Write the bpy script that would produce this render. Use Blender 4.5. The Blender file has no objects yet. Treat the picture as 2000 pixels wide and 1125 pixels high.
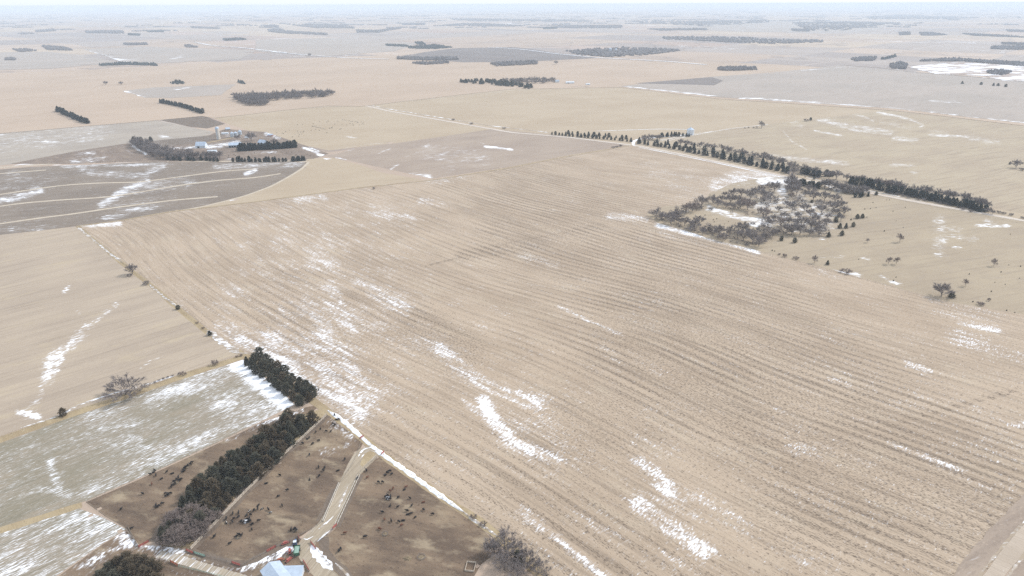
import bpy, math, random
import numpy as np
from mathutils import Vector, Matrix

random.seed(7)
RNG = np.random.default_rng(7)
scene = bpy.context.scene
COL = scene.collection

# ------------------------------------------------------------------ camera
F, CAM_H = 1333.0, 265.0
PITCH = math.atan(554.5 / F)
ROLL = math.atan(-7.5 / 2000)
cam_data = bpy.data.cameras.new('camera')
cam_data.sensor_width = 36.0
cam_data.lens = 36.0 * F / 2000.0
cam_data.clip_start = 1.0
cam_data.clip_end = 200000.0
cam = bpy.data.objects.new('camera', cam_data)
COL.objects.link(cam)
cam.matrix_world = (Matrix.Translation((0, 0, CAM_H)) @ Matrix.Rotation(math.pi / 2 - PITCH, 4, 'X')
                    @ Matrix.Rotation(ROLL, 4, 'Z'))
scene.camera = cam

# ------------------------------------------------------------------ sky, sun, exposure
SUN_EL, SUN_AZ = math.radians(42), math.radians(62)      # azimuth clockwise from the view direction (+Y)
world = bpy.data.worlds.new('World')
scene.world = world
world.use_nodes = True
wn = world.node_tree
wn.nodes.clear()
sky = wn.nodes.new('ShaderNodeTexSky')
sky.sky_type = 'NISHITA'
sky.sun_disc = False
sky.sun_elevation = SUN_EL
sky.sun_rotation = SUN_AZ
sky.altitude = 500
sky.air_density = 1.0
sky.dust_density = 1.0
sky.ozone_density = 1.0
cloud = wn.nodes.new('ShaderNodeMix'); cloud.data_type = 'RGBA'      # thin white overcast over the clear sky
cloud.inputs[0].default_value = 0.9
cloud.inputs[7].default_value = (4.15, 4.5, 4.95, 1)
wn.links.new(sky.outputs[0], cloud.inputs[6])
bg = wn.nodes.new('ShaderNodeBackground')
bg.inputs['Strength'].default_value = 0.105
wo = wn.nodes.new('ShaderNodeOutputWorld')
wn.links.new(cloud.outputs[2], bg.inputs['Color'])
wn.links.new(bg.outputs[0], wo.inputs['Surface'])

sd = bpy.data.lights.new('sun', 'SUN')
sd.energy = 1.5
sd.angle = math.radians(10)
sd.color = (1.0, 0.965, 0.92)
sun = bpy.data.objects.new('sun', sd)
COL.objects.link(sun)
_sv = Vector((math.sin(SUN_AZ) * math.cos(SUN_EL), math.cos(SUN_AZ) * math.cos(SUN_EL), math.sin(SUN_EL)))
sun.rotation_euler = _sv.to_track_quat('Z', 'Y').to_euler()
sun.location = (0, 0, 3000)

scene.view_settings.view_transform = 'Standard'
scene.view_settings.look = 'None'
scene.view_settings.gamma = 1
scene.view_settings.use_curve_mapping = False
scene.view_settings.exposure = 1.12
scene.render.engine = 'CYCLES'
scene.cycles.max_bounces = 5
scene.cycles.diffuse_bounces = 2
scene.cycles.volume_bounces = 3
scene.cycles.use_adaptive_sampling = False
scene.cycles.use_denoising = False
HAZE_DENSITY = 7.5e-5
HAZE_COLOR = (0.78, 0.885, 1.0)

# ------------------------------------------------------------------ terrain and photo-tracing helpers
SEC = math.radians(-45)           # direction of the section lines (crop rows) on the ground
CR, SR = math.cos(ROLL), math.sin(ROLL)
CP, SP = math.cos(PITCH), math.sin(PITCH)


def terrain(x, y):
    x = np.asarray(x, float); y = np.asarray(y, float)
    r = np.hypot(x, y)
    k = np.clip((r - 2300) / 2600, 0, 1); k = k * k * (3 - 2 * k)
    k2 = np.clip((r - 5000) / 7000, 0, 1)
    h = 5.0 * np.sin(x / 330 + 1.3 * np.sin(y / 520)) * np.cos(y / 410 + .8) + 4.0 * np.sin((x + y) / 610 + 2)
    h2 = 9.0 * np.sin(x / 1300 + 1.1 * np.sin(y / 2300)) * np.cos(y / 1700) + 6 * np.sin((x - .6 * y) / 2700)
    return k * h + k2 * h2 - 3.0 * k


def rays(p):
    p = np.asarray(p, float).reshape(-1, 2)
    u = (p[:, 0] - 1000) / F; v = (p[:, 1] - 562.5) / F
    a = CR * u + SR * v; b = -SR * u + CR * v
    return np.stack([a, CP - SP * b, -SP - CP * b], 1)


def U(p):
    """photo pixels (2000 wide) -> ground points"""
    d = rays(p)
    d[:, 2] = np.minimum(d[:, 2], -0.0046)
    t = CAM_H / -d[:, 2]
    for _ in range(25):
        z = terrain(d[:, 0] * t, d[:, 1] * t)
        t = .5 * t + .5 * (CAM_H - z) / -d[:, 2]
    return np.stack([d[:, 0] * t, d[:, 1] * t], 1)


def at(x, y):
    g = U([(x, y)])[0]
    return float(g[0]), float(g[1])


def proj(xy):
    """ground points -> photo pixels"""
    xy = np.asarray(xy, float)
    z = terrain(xy[:, 0], xy[:, 1]) - CAM_H
    dep = xy[:, 1] * CP - z * SP
    b = (-xy[:, 1] * SP - z * CP) / np.maximum(dep, 1)
    a = xy[:, 0] / np.maximum(dep, 1)
    u = CR * a - SR * b; v = SR * a + CR * b
    return np.stack([1000 + u * F, 562.5 + v * F], 1)


# ------------------------------------------------------------------ node helper
class N:
    def __init__(s, name):
        s.m = bpy.data.materials.new(name); s.m.use_nodes = True
        s.t = s.m.node_tree; s.t.nodes.clear()
        s.o = s.t.nodes.new('ShaderNodeOutputMaterial')
        s.p = None

    def n(s, kind, **kw):
        x = s.t.nodes.new('ShaderNode' + kind)
        for k, v in kw.items(): setattr(x, k, v)
        return x

    def put(s, sock, v):
        if isinstance(v, bpy.types.NodeSocket): s.t.links.new(v, sock)
        elif isinstance(v, (tuple, list)) and len(v) == 3 and sock.type == 'RGBA': sock.default_value = (*v, 1)
        else: sock.default_value = v

    def pos(s):
        if s.p is None: s.p = s.n('NewGeometry').outputs['Position']
        return s.p

    def noise(s, lu, lv=None, ang=0.0, detail=2.0, rough=.55, off=0.0, dist=0.0, coord=None):
        mp = s.n('Mapping', vector_type='TEXTURE')
        s.put(mp.inputs['Vector'], coord or s.pos())
        mp.inputs['Location'].default_value = (off * 131.7, off * 57.3, off * 11)
        mp.inputs['Rotation'].default_value = (0, 0, ang)
        mp.inputs['Scale'].default_value = (lu, lv or lu, lu)
        t = s.n('TexNoise')
        t.inputs['Scale'].default_value = 1.0
        t.inputs['Detail'].default_value = detail
        t.inputs['Roughness'].default_value = rough
        t.inputs['Distortion'].default_value = dist
        s.put(t.inputs['Vector'], mp.outputs[0])
        return t.outputs['Fac']

    def math(s, op, a, b=None, c=None, clamp=False):
        x = s.n('Math', operation=op, use_clamp=clamp)
        s.put(x.inputs[0], a)
        if b is not None: s.put(x.inputs[1], b)
        if c is not None: s.put(x.inputs[2], c)
        return x.outputs[0]

    def step(s, v, lo, hi, to0=0.0, to1=1.0):
        x = s.n('MapRange', interpolation_type='SMOOTHSTEP')
        s.put(x.inputs['Value'], v); s.put(x.inputs['From Min'], lo); s.put(x.inputs['From Max'], hi)
        x.inputs['To Min'].default_value = to0; x.inputs['To Max'].default_value = to1
        return x.outputs[0]

    def mix(s, f, a, b):
        x = s.n('Mix', data_type='RGBA')
        s.put(x.inputs[0], f); s.put(x.inputs[6], a); s.put(x.inputs[7], b)
        return x.outputs[2]

    def attr(s, name):
        return s.n('Attribute', attribute_name=name).outputs['Fac']

    def done(s, col, rough=.9, bump=None, bdist=.1, spec=.2, metallic=0.0):
        b = s.n('BsdfPrincipled')
        s.put(b.inputs['Base Color'], col); s.put(b.inputs['Roughness'], rough)
        b.inputs['Specular IOR Level'].default_value = spec
        b.inputs['Metallic'].default_value = metallic
        if bump is not None:
            bp = s.n('Bump'); bp.inputs['Distance'].default_value = bdist; bp.inputs['Strength'].default_value = 1
            s.put(bp.inputs['Height'], bump); s.put(b.inputs['Normal'], bp.outputs[0])
        s.t.links.new(b.outputs[0], s.o.inputs['Surface'])
        return s.m


SNOW = (.86, .87, .90)


def ground_mat(name, base, alt, dark, ang=SEC, rows=.5, row_w=3.0, speck=.5, sl=2.4, sw=.8, snow_ang=None, snow_l=3.4,
               snow_w=1.1, th0=.72, th1=.41, big=110.0, blot=0.0, blotc=None, gate=1.0, pale=None, warp=0.0, band=.0, soft=.10, passes=0.0):
    s = N(name)
    snow_ang = ang + math.pi / 2 if snow_ang is None else snow_ang
    if warp:                                             # rows that bend gently with the land
        a1 = s.math('MULTIPLY', s.math('SUBTRACT', s.noise(420, 420, 0, 1, .4, 21), .5), warp)
        cb_ = s.n('CombineXYZ'); s.put(cb_.inputs[0], s.math('MULTIPLY', a1, -math.sin(ang))); s.put(cb_.inputs[1], s.math('MULTIPLY', a1, math.cos(ang)))
        va = s.n('VectorMath', operation='ADD'); s.put(va.inputs[0], s.pos()); s.put(va.inputs[1], cb_.outputs[0]); s.p = va.outputs[0]
    c = s.mix(s.step(s.noise(big, big * .6, ang, 3, .6), .36, .66), base, alt)
    if pale: c = s.mix(s.step(s.noise(38, 16, ang, 3, .6, 5), .52, .74, 0, .7), c, pale)
    rough = s.attr('rough')
    rn = s.noise(90, row_w, ang, 2, .6, 1, .15)
    c = s.mix(s.math('MULTIPLY', s.step(rn, .46, .72, 0, rows), s.math('ADD', rough, .35)), c, dark)
    r2 = s.noise(300, row_w * 4.5, ang, 2, .6, 2, .1)
    c = s.mix(s.step(r2, .42, .7, 0, rows * .45), c, alt)
    if band: c = s.mix(s.math('MULTIPLY', s.step(s.noise(170, row_w * 2.6, ang, 3, .65, 8, .1), .48, .66, 0, band), rough), c, dark)
    sp = s.noise(sl, sw, ang, 2, .6, 3)
    lo = s.math('SUBTRACT', .70, s.math('MULTIPLY', rough, .215))
    if passes:
        sx = s.n('SeparateXYZ'); s.put(sx.inputs[0], s.pos())
        ph = s.math('ADD', s.math('MULTIPLY', sx.outputs[0], -math.sin(ang)), s.math('MULTIPLY', sx.outputs[1], math.cos(ang)))
        ph = s.math('ADD', s.math('MULTIPLY', ph, 2 * math.pi / passes), s.math('MULTIPLY', s.noise(70, 18, ang, 2, .5, 14), 3.6))
        wv = s.math('MULTIPLY', s.math('MULTIPLY', s.math('SINE', ph), rough), s.step(s.noise(120, 60, ang, 2, .5, 15), .35, .6))
        lo = s.math('SUBTRACT', lo, s.math('MULTIPLY', wv, .085))
        c = s.mix(s.step(wv, .15, .8, 0, .16), c, dark)
    c = s.mix(s.math('MULTIPLY', s.step(sp, lo, s.math('ADD', lo, .09)), speck), c, dark)
    c = s.mix(s.step(s.noise(sl * .8, sw * .8, ang, 1, .5, 9), .60, .75, 0, .35), c, tuple(min(1, x * 1.35) for x in base))
    if blot: c = s.mix(s.step(s.noise(22, 13, ang, 4, .65, 4), .50, .72, 0, blot), c, blotc or dark)
    # thin snow lying between the rows, broken up by the wind
    sn = s.attr('snow')
    st = s.noise(snow_l, snow_w, snow_ang, 3, .62, 6)
    gt = s.noise(40, 5.0, ang, 2, .6, 7)
    v = s.math('ADD', s.math('MULTIPLY', st, .68), s.math('MULTIPLY', gt, .32 * gate))
    v = s.math('ADD', v, .16 * (1 - gate))
    th = s.math('ADD', s.math('MULTIPLY', sn, th1 - th0), th0)
    th = s.math('SUBTRACT', th, s.math('MULTIPLY', s.math('SUBTRACT', s.noise(46, 30, ang, 3, .55, 17), .5), s.math('MULTIPLY', sn, .5)))
    dust = s.step(v, s.math('SUBTRACT', th, .07), s.math('ADD', th, .05), 0, .28)     # a thin dusting round each patch
    mk = s.math('MAXIMUM', s.step(v, th, s.math('ADD', th, soft)), dust)
    c = s.mix(mk, c, SNOW)
    h = s.math('ADD', s.math('MULTIPLY', sp, .6), s.math('MULTIPLY', rn, .5))
    return s.done(c, .95, h, .35)


# ------------------------------------------------------------------ mesh helpers
def mesh_obj(name, V, Fc, mat, parent=None, smooth=False, label=None, cat=None, group=None, kind=None):
    me = bpy.data.meshes.new(name)
    me.from_pydata([tuple(map(float, v)) for v in V], [], [tuple(int(i) for i in f) for f in Fc])
    if smooth: me.polygons.foreach_set('use_smooth', [True] * len(me.polygons))
    me.materials.append(mat)
    return add(name, me, parent, label, cat, group, kind)


def add(name, data, parent=None, label=None, cat=None, group=None, kind=None, loc=None, rz=0, sc=None):
    o = bpy.data.objects.new(name, data)
    COL.objects.link(o)
    if parent is not None: o.parent = parent
    if label: o['label'] = label
    if cat: o['category'] = cat
    if group: o['group'] = group
    if kind: o['kind'] = kind
    if loc is not None: o.location = loc
    if rz: o.rotation_euler = (0, 0, rz)
    if sc is not None: o.scale = sc if isinstance(sc, (tuple, list)) else (sc, sc, sc)
    return o


def thing(name, label, cat, loc=(0, 0, 0), rz=0, group=None, sc=None):
    return add(name, None, None, label, cat, group, None, loc, rz, sc)


class B:
    """collects boxes, tubes, etc. for one mesh"""
    def __init__(s): s.v = []; s.f = []

    def box(s, x0, x1, y0, y1, z0, z1):
        n = len(s.v)
        s.v += [(x0, y0, z0), (x1, y0, z0), (x1, y1, z0), (x0, y1, z0), (x0, y0, z1), (x1, y0, z1), (x1, y1, z1), (x0, y1, z1)]
        s.f += [(n, n + 3, n + 2, n + 1), (n + 4, n + 5, n + 6, n + 7), (n, n + 1, n + 5, n + 4), (n + 1, n + 2, n + 6, n + 5),
                (n + 2, n + 3, n + 7, n + 6), (n + 3, n, n + 4, n + 7)]
        return s

    def tube(s, p, q, r0, r1=None, k=6, cap=True):
        r1 = r0 if r1 is None else r1
        p = Vector(p); q = Vector(q); d = (q - p)
        if d.length < 1e-6: return s
        d.normalize(); a = d.orthogonal().normalized(); b = d.cross(a); n = len(s.v)
        for c, r in ((p, r0), (q, r1)):
            for i in range(k):
                t = 2 * math.pi * i / k
                s.v.append(tuple(c + a * (r * math.cos(t)) + b * (r * math.sin(t))))
        for i in range(k):
            j = (i + 1) % k
            s.f.append((n + i, n + j, n + k + j, n + k + i))
        if cap:
            s.f.append(tuple(range(n + k - 1, n - 1, -1))); s.f.append(tuple(range(n + k, n + 2 * k)))
        return s

    def lathe(s, prof, k=16, c=(0, 0)):
        n = len(s.v)
        for r, z in prof:
            for i in range(k):
                t = 2 * math.pi * i / k
                s.v.append((c[0] + r * math.cos(t), c[1] + r * math.sin(t), z))
        for j in range(len(prof) - 1):
            for i in range(k):
                e = (i + 1) % k
                s.f.append((n + j * k + i, n + j * k + e, n + (j + 1) * k + e, n + (j + 1) * k + i))
        return s

    def poly(s, pts):
        n = len(s.v); s.v += [tuple(p) for p in pts]; s.f.append(tuple(range(n, n + len(pts)))); return s

    def slab(s, pts, t):
        """a thin plate: pts in order, thickened downward by t"""
        n = len(s.v); k = len(pts)
        s.v += [tuple(p) for p in pts] + [(p[0], p[1], p[2] - t) for p in pts]
        s.f.append(tuple(range(n, n + k))); s.f.append(tuple(range(n + 2 * k - 1, n + k - 1, -1)))
        for i in range(k):
            j = (i + 1) % k
            s.f.append((n + i, n + k + i, n + k + j, n + j))
        return s

    def put(s, name, mat, parent=None, **kw):
        return mesh_obj(name, s.v, s.f, mat, parent, **kw)


def simple(name, col, rough=.8, var=.25, lu=1.0, metallic=0.0, spec=.3, coord='obj'):
    s = N(name)
    co = s.n('TexCoord').outputs['Object']
    c = s.mix(s.step(s.noise(lu, lu, 0, 3, .6, 0, 0, co), .3, .7), tuple(x * (1 - var) for x in col), tuple(min(1, x * (1 + var)) for x in col))
    return s.done(c, rough, None, .1, spec, metallic)


def plant_mat(name, col, alt, rand=.5, leafy=0.0):
    s = N(name)
    oi = s.n('ObjectInfo').outputs['Random']
    co = s.n('TexCoord').outputs['Object']
    f = s.math('ADD', s.math('MULTIPLY', oi, rand), s.math('MULTIPLY', s.step(s.noise(1.6, 1.6, 0, 2, .6, 0, 0, co), .3, .7), 1 - rand))
    c = s.mix(f, col, alt)
    m = s.done(c, .9, spec=.1)
    if leafy:                                            # some light passes through the sprays of needles
        tr = s.n('BsdfTranslucent'); s.put(tr.inputs['Color'], c)
        mx = s.n('MixShader'); mx.inputs[0].default_value = leafy
        s.t.links.new(s.o.inputs['Surface'].links[0].from_socket, mx.inputs[1]); s.t.links.new(tr.outputs[0], mx.inputs[2])
        s.t.links.new(mx.outputs[0], s.o.inputs['Surface'])
    return m


# ------------------------------------------------------------------ ground sheets
CA, SA = math.cos(SEC), math.sin(SEC)


def clip_rect(poly, x0, x1, y0, y1):
    for ax, lim, sg in ((0, x0, 1), (0, x1, -1), (1, y0, 1), (1, y1, -1)):
        out = []; n = len(poly)
        for i in range(n):
            a = poly[i - 1]; b = poly[i]
            da = sg * (a[ax] - lim); db = sg * (b[ax] - lim)
            if (da < 0) != (db < 0):
                t = da / (da - db)
                out.append((a[0] + t * (b[0] - a[0]), a[1] + t * (b[1] - a[1])))
            if db >= 0: out.append(b)
        poly = out
        if len(poly) < 3: return []
    return poly


def inside(px, py, poly):
    r = np.zeros(px.shape, bool); n = len(poly)
    for i in range(n):
        x1, y1 = poly[i - 1]; x2, y2 = poly[i]
        if y1 == y2: continue
        c = ((y1 > py) != (y2 > py)) & (px < (x2 - x1) * (py - y1) / (y2 - y1) + x1)
        r ^= c
    return r


def stroke_field(px, strokes, base):
    out = np.full(len(px), float(base))
    for st in strokes:
        pts, hw, s = st[0], st[1], st[2]
        d = np.full(len(px), 1e9)
        pts = np.asarray(pts, float)
        if len(pts) == 1: d = np.hypot(*(px - pts[0]).T)
        for a, b in zip(pts[:-1], pts[1:]):
            ab = b - a; t = np.clip(((px - a) @ ab) / max(ab @ ab, 1e-9), 0, 1)
            d = np.minimum(d, np.hypot(*(px - (a + t[:, None] * ab)).T))
        k = np.clip(1.30 - d / hw * .72, 0, 1); k = k * k * (3 - 2 * k)
        if s >= 0: out = np.maximum(out, base + k * (s - base)) if s >= base else out
        else: out = out + k * s
    return out


SHEET_LEVEL = [0]


def sheet(name, poly, mat, step=12.0, snow=(), snow0=.1, rough=(), rough0=.5, wig=.7, z=None, metres=False, label=None,
          kind='structure', lift=0.0):
    """a ground sheet traced from the photograph, laid on the terrain at its real distance"""
    P = np.asarray(poly, float) if metres else U(poly)
    R = np.stack([P[:, 0] * CA + P[:, 1] * SA, -P[:, 0] * SA + P[:, 1] * CA], 1)   # along / across the rows
    Q = []
    for i in range(len(R)):
        a, b = R[i - 1], R[i]; L = np.hypot(*(b - a)); n = max(1, int(L / max(14, step * 1.5)))
        nr = np.array([-(b - a)[1], (b - a)[0]]) / max(L, 1e-6)
        for k in range(n):
            q = a + (b - a) * k / n
            if k: q = q + nr * random.uniform(-wig, wig)
            Q.append((float(q[0]), float(q[1])))
    A = np.array(Q)
    x0, y0 = A.min(0); x1, y1 = A.max(0)
    nx = int((x1 - x0) / step) + 1; ny = int((y1 - y0) / step) + 1
    gx = x0 + np.arange(nx + 1) * step; gy = y0 + np.arange(ny + 1) * step
    XX, YY = np.meshgrid(gx, gy)
    IN = inside(XX, YY, Q)
    edge = np.zeros((ny, nx), bool)
    for i in range(len(Q)):
        a, b = A[i - 1], A[i]; n = int(np.hypot(*(b - a)) / (step * .2)) + 2
        tt = np.linspace(0, 1, n)
        ex = ((a[0] + (b[0] - a[0]) * tt - x0) / step).astype(int).clip(0, nx - 1)
        ey = ((a[1] + (b[1] - a[1]) * tt - y0) / step).astype(int).clip(0, ny - 1)
        edge[ey, ex] = True
    c4 = IN[:-1, :-1] & IN[1:, :-1] & IN[:-1, 1:] & IN[1:, 1:]
    full = c4 & ~edge
    idx = -np.ones((ny + 1, nx + 1), int)
    use = np.zeros_like(IN)
    use[:-1, :-1] |= full; use[1:, :-1] |= full; use[:-1, 1:] |= full; use[1:, 1:] |= full
    idx[use] = np.arange(use.sum())
    V = [np.stack([XX[use], YY[use]], 1)]
    ys, xs = np.nonzero(full)
    quads = np.stack([idx[ys, xs], idx[ys, xs + 1], idx[ys + 1, xs + 1], idx[ys + 1, xs]], 1)
    nv = len(V[0]); extra = []; ng = []
    for j, i in zip(*np.nonzero(edge)):
        c = clip_rect(Q, gx[i], gx[i] + step, gy[j], gy[j] + step)
        if len(c) >= 3:
            ng.append(list(range(nv + len(extra), nv + len(extra) + len(c)))); extra += c
    V = np.concatenate([V[0], np.array(extra).reshape(-1, 2)])
    W = np.stack([V[:, 0] * CA - V[:, 1] * SA, V[:, 0] * SA + V[:, 1] * CA], 1)
    if z is None:
        SHEET_LEVEL[0] += 1
        z = .003 * SHEET_LEVEL[0]
    Z = terrain(W[:, 0], W[:, 1]) + z + lift
    me = bpy.data.meshes.new(name)
    me.vertices.add(len(W))
    me.vertices.foreach_set('co', np.column_stack([W, Z]).astype(np.float32).ravel())
    loops = list(quads.ravel()); starts = list(range(0, len(quads) * 4, 4)); tot = [4] * len(quads)
    for f in ng:
        starts.append(len(loops)); tot.append(len(f)); loops += f
    me.loops.add(len(loops)); me.loops.foreach_set('vertex_index', np.array(loops, np.int32))
    me.polygons.add(len(starts)); me.polygons.foreach_set('loop_start', np.array(starts, np.int32))
    me.polygons.foreach_set('loop_total', np.array(tot, np.int32))
    me.update(calc_edges=True); me.validate()
    px = proj(W)
    for an, st, b0 in (('snow', snow, snow0), ('rough', rough, rough0)):
        a = me.attributes.new(an, 'FLOAT', 'POINT')
        a.data.foreach_set('value', np.clip(stroke_field(px, st, b0), 0, 1.2).astype(np.float32))
    me.materials.append(mat)
    return add(name, me, None, label, None, None, kind)


def strip(name, pts, width, mat, z=None, metres=False, snow0=.1, rough0=.5, label=None, kind='structure', seg=8.0, jit=.12, taper=False,
          lift=0.0, crown=0.0):
    """a road, track, drift or grass strip following a polyline on the ground"""
    P = np.asarray(pts, float) if metres else U(pts)
    out = []
    for a, b in zip(P[:-1], P[1:]):
        n = max(1, int(np.hypot(*(b - a)) / seg))
        out += [a + (b - a) * k / n for k in range(n)]
    out.append(P[-1]); P = np.array(out)
    if len(P) > 4:
        for _ in range(3): P[1:-1] = .25 * P[:-2] + .5 * P[1:-1] + .25 * P[2:]
    T = np.gradient(P, axis=0); T /= np.maximum(np.hypot(*T.T), 1e-6)[:, None]
    Nn = np.stack([-T[:, 1], T[:, 0]], 1)
    w = width * (1 + RNG.uniform(-jit, jit, len(P)))
    if taper:
        w = w * np.clip(np.minimum(np.arange(len(P)), np.arange(len(P))[::-1]) / 3.0 + .15, 0, 1)
    rows = []
    for k in (-1, -.4, .4, 1): rows.append(P + Nn * (w * .5 * k)[:, None])
    V = np.stack(rows, 1).reshape(-1, 2)
    if z is None:
        SHEET_LEVEL[0] += 1; z = .003 * SHEET_LEVEL[0]
    Z = terrain(V[:, 0], V[:, 1]) + z + lift
    Z[1::4] += crown; Z[2::4] += crown
    Fc = []
    for i in range(len(P) - 1):
        for k in range(3): Fc.append((4 * i + k, 4 * i + 4 + k, 4 * i + 5 + k, 4 * i + k + 1))
    me = bpy.data.meshes.new(name)
    me.from_pydata(np.column_stack([V, Z]).tolist(), [], Fc)
    me.flip_normals() if me.polygons[0].normal.z < 0 else None
    for an, b0 in (('snow', snow0), ('rough', rough0)):
        a = me.attributes.new(an, 'FLOAT', 'POINT')
        a.data.foreach_set('value', np.full(len(V), b0, np.float32))
    me.materials.append(mat)
    return add(name, me, None, label, None, None, kind)

# ------------------------------------------------------------------ ground materials
TAN, TAN2, TAND = (.437, .345, .255), (.372, .288, .209), (.205, .155, .115)
M_main = ground_mat('corn_stubble_ground', TAN, TAN2, (.125, .093, .068), rows=.38, row_w=2.6, speck=.9, sl=2.2, sw=.7, pale=(.455, .37, .275), warp=90, band=.24, passes=9.6, snow_l=2.7, snow_w=.85)
M_left = ground_mat('cut_field_ground', (.41, .335, .255), (.36, .292, .225), (.235, .185, .145), ang=SEC + math.pi / 2, rows=.45, row_w=3.2,
                    speck=.25, snow_ang=SEC + math.pi / 2 + .3, snow_l=5, snow_w=2.2, gate=.3, pale=(.44, .36, .25), warp=40, band=.3)
M_green = ground_mat('winter_wheat_ground', (.285, .24, .185), (.235, .205, .15), (.14, .13, .09), ang=SEC + math.pi / 2, rows=.5, row_w=1.6,
                     speck=.45, sl=1.6, sw=.8, snow_ang=SEC + math.pi / 2 + .06, snow_l=4.2, snow_w=.55, gate=.5, blot=.5, soft=.08, blotc=(.32, .26, .19))
M_pen = ground_mat('pen_dirt', (.21, .15, .102), (.12, .086, .062), (.075, .054, .042), ang=SEC + .5, rows=.35, row_w=5, speck=.6, sl=1.8, sw=1.1, pale=(.30, .225, .15),
                   big=38, blot=.85, blotc=(.34, .27, .185), gate=.2, snow_l=3.5, snow_w=1.6)
M_grass = ground_mat('dry_grass', (.38, .30, .185), (.31, .235, .14), (.17, .125, .08), rows=.2, speck=.6, sl=1.5, sw=.9, big=30, blot=.45,
                     blotc=(.25, .185, .115), gate=.2, snow_l=3, snow_w=1.4)
M_terrace = ground_mat('terrace_grass', (.50, .43, .335), (.45, .38, .295), (.28, .22, .17), rows=.2, speck=.4, big=30)
M_pasture = ground_mat('pasture_ground', (.375, .305, .215), (.33, .265, .19), (.21, .165, .125), ang=.35, rows=.35, row_w=6, speck=.35, sl=3, sw=1.5,
                       blot=.5, blotc=(.30, .245, .19), snow_ang=-.1, snow_l=7, snow_w=2.6, gate=.2)
M_dark = ground_mat('dark_tilled_soil', (.235, .19, .15), (.195, .157, .125), (.13, .105, .085), ang=.32, rows=.5, row_w=4, speck=.4, sl=4, sw=1.2,
                    snow_ang=.25, snow_l=9, snow_w=1.6, gate=.35, soft=.09)
M_dim = ground_mat('grey_stubble_ground', (.37, .32, .265), (.325, .28, .235), (.22, .185, .155), ang=SEC + math.pi / 2, rows=.35, row_w=5, speck=.25,
                   snow_ang=.1, snow_l=12, snow_w=4, gate=.2)
M_brownp = ground_mat('brown_pasture_ground', (.35, .28, .22), (.305, .24, .19), (.20, .155, .125), ang=.5, rows=.3, row_w=7, speck=.3, sl=4, sw=2,
                      snow_ang=.35, snow_l=14, snow_w=2.6, gate=.3)
M_hay = ground_mat('hay_field_ground', (.415, .335, .24), (.38, .30, .21), (.26, .20, .14), ang=.35, rows=.3, row_w=5, speck=.2, big=200, snow_ang=.3)
M_up = ground_mat('contour_stubble_ground', (.40, .33, .235), (.36, .29, .21), (.22, .17, .13), ang=math.radians(28), rows=.6, row_w=5, speck=.35, sl=5, sw=1.3,
                  snow_ang=-.15, snow_l=10, snow_w=1.8, gate=.3)
M_far = ground_mat('far_tan_field', (.44, .342, .258), (.40, .308, .23), (.32, .24, .18), ang=SEC + math.pi / 2, rows=.3, row_w=14, speck=.1, big=420,
                   snow_ang=0, snow_l=40, snow_w=16, gate=.2)
M_fdark = ground_mat('far_dark_soil', (.20, .17, .155), (.17, .145, .135), (.10, .09, .08), rows=.3, row_w=20, speck=.05, big=300)
M_fgrey = ground_mat('far_grey_field', (.375, .32, .275), (.335, .29, .25), (.25, .205, .175), ang=SEC + math.pi / 2, rows=.35, row_w=16, speck=.1, big=350,
                     snow_ang=.1, snow_l=50, snow_w=14, gate=.2)
M_fsnow = ground_mat('far_snowy_field', (.33, .24, .18), (.29, .21, .16), (.2, .15, .12), rows=.2, row_w=16, speck=.1, big=200, snow_ang=.2, snow_l=90,
                     snow_w=55, gate=.1)
M_drift = ground_mat('snow_drift', (.36, .29, .215), (.30, .24, .18), (.2, .15, .11), rows=.2, speck=.3, snow_ang=.2, snow_l=4.5, snow_w=2.2, gate=.1,
                     th0=.86, th1=.30)
M_fdrift = ground_mat('far_snow_drift', (.37, .30, .235), (.33, .26, .2), (.2, .15, .11), rows=.2, speck=.1, snow_ang=.2, snow_l=45, snow_w=25, gate=.1,
                      th0=.8, th1=.30)
M_road = ground_mat('gravel_road', (.56, .49, .42), (.50, .43, .365), (.36, .30, .25), rows=.5, row_w=1.1, speck=.3, sl=3, sw=.6, big=40, gate=.3,
                    snow_l=4, snow_w=1.2)
M_road2 = ground_mat('tan_gravel', (.45, .375, .30), (.40, .33, .26), (.30, .24, .19), rows=.5, row_w=1.1, speck=.3, sl=3, sw=.6, big=40, gate=.3)
M_yard = ground_mat('farmyard_ground', (.225, .172, .135), (.185, .14, .11), (.11, .085, .068), rows=.3, row_w=6, speck=.4, sl=4, sw=2, big=60, blot=.6, blotc=(.34, .27, .2), gate=.2, snow_l=9, snow_w=3)
M_lane = ground_mat('dirt_lane', (.40, .335, .25), (.34, .28, .205), (.22, .175, .13), ang=math.radians(71), rows=.9, row_w=.8, speck=.3, sl=4, sw=.5, big=25,
                    snow_ang=math.radians(71), snow_l=14, snow_w=.9, gate=.2)
M_mud = ground_mat('churned_mud', (.18, .14, .108), (.145, .112, .086), (.09, .068, .054), rows=.3, row_w=2, speck=.4, sl=1.6, sw=1, big=20, blot=.5,
                   blotc=(.19, .15, .11), gate=.2, snow_l=3, snow_w=1.5)

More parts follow.
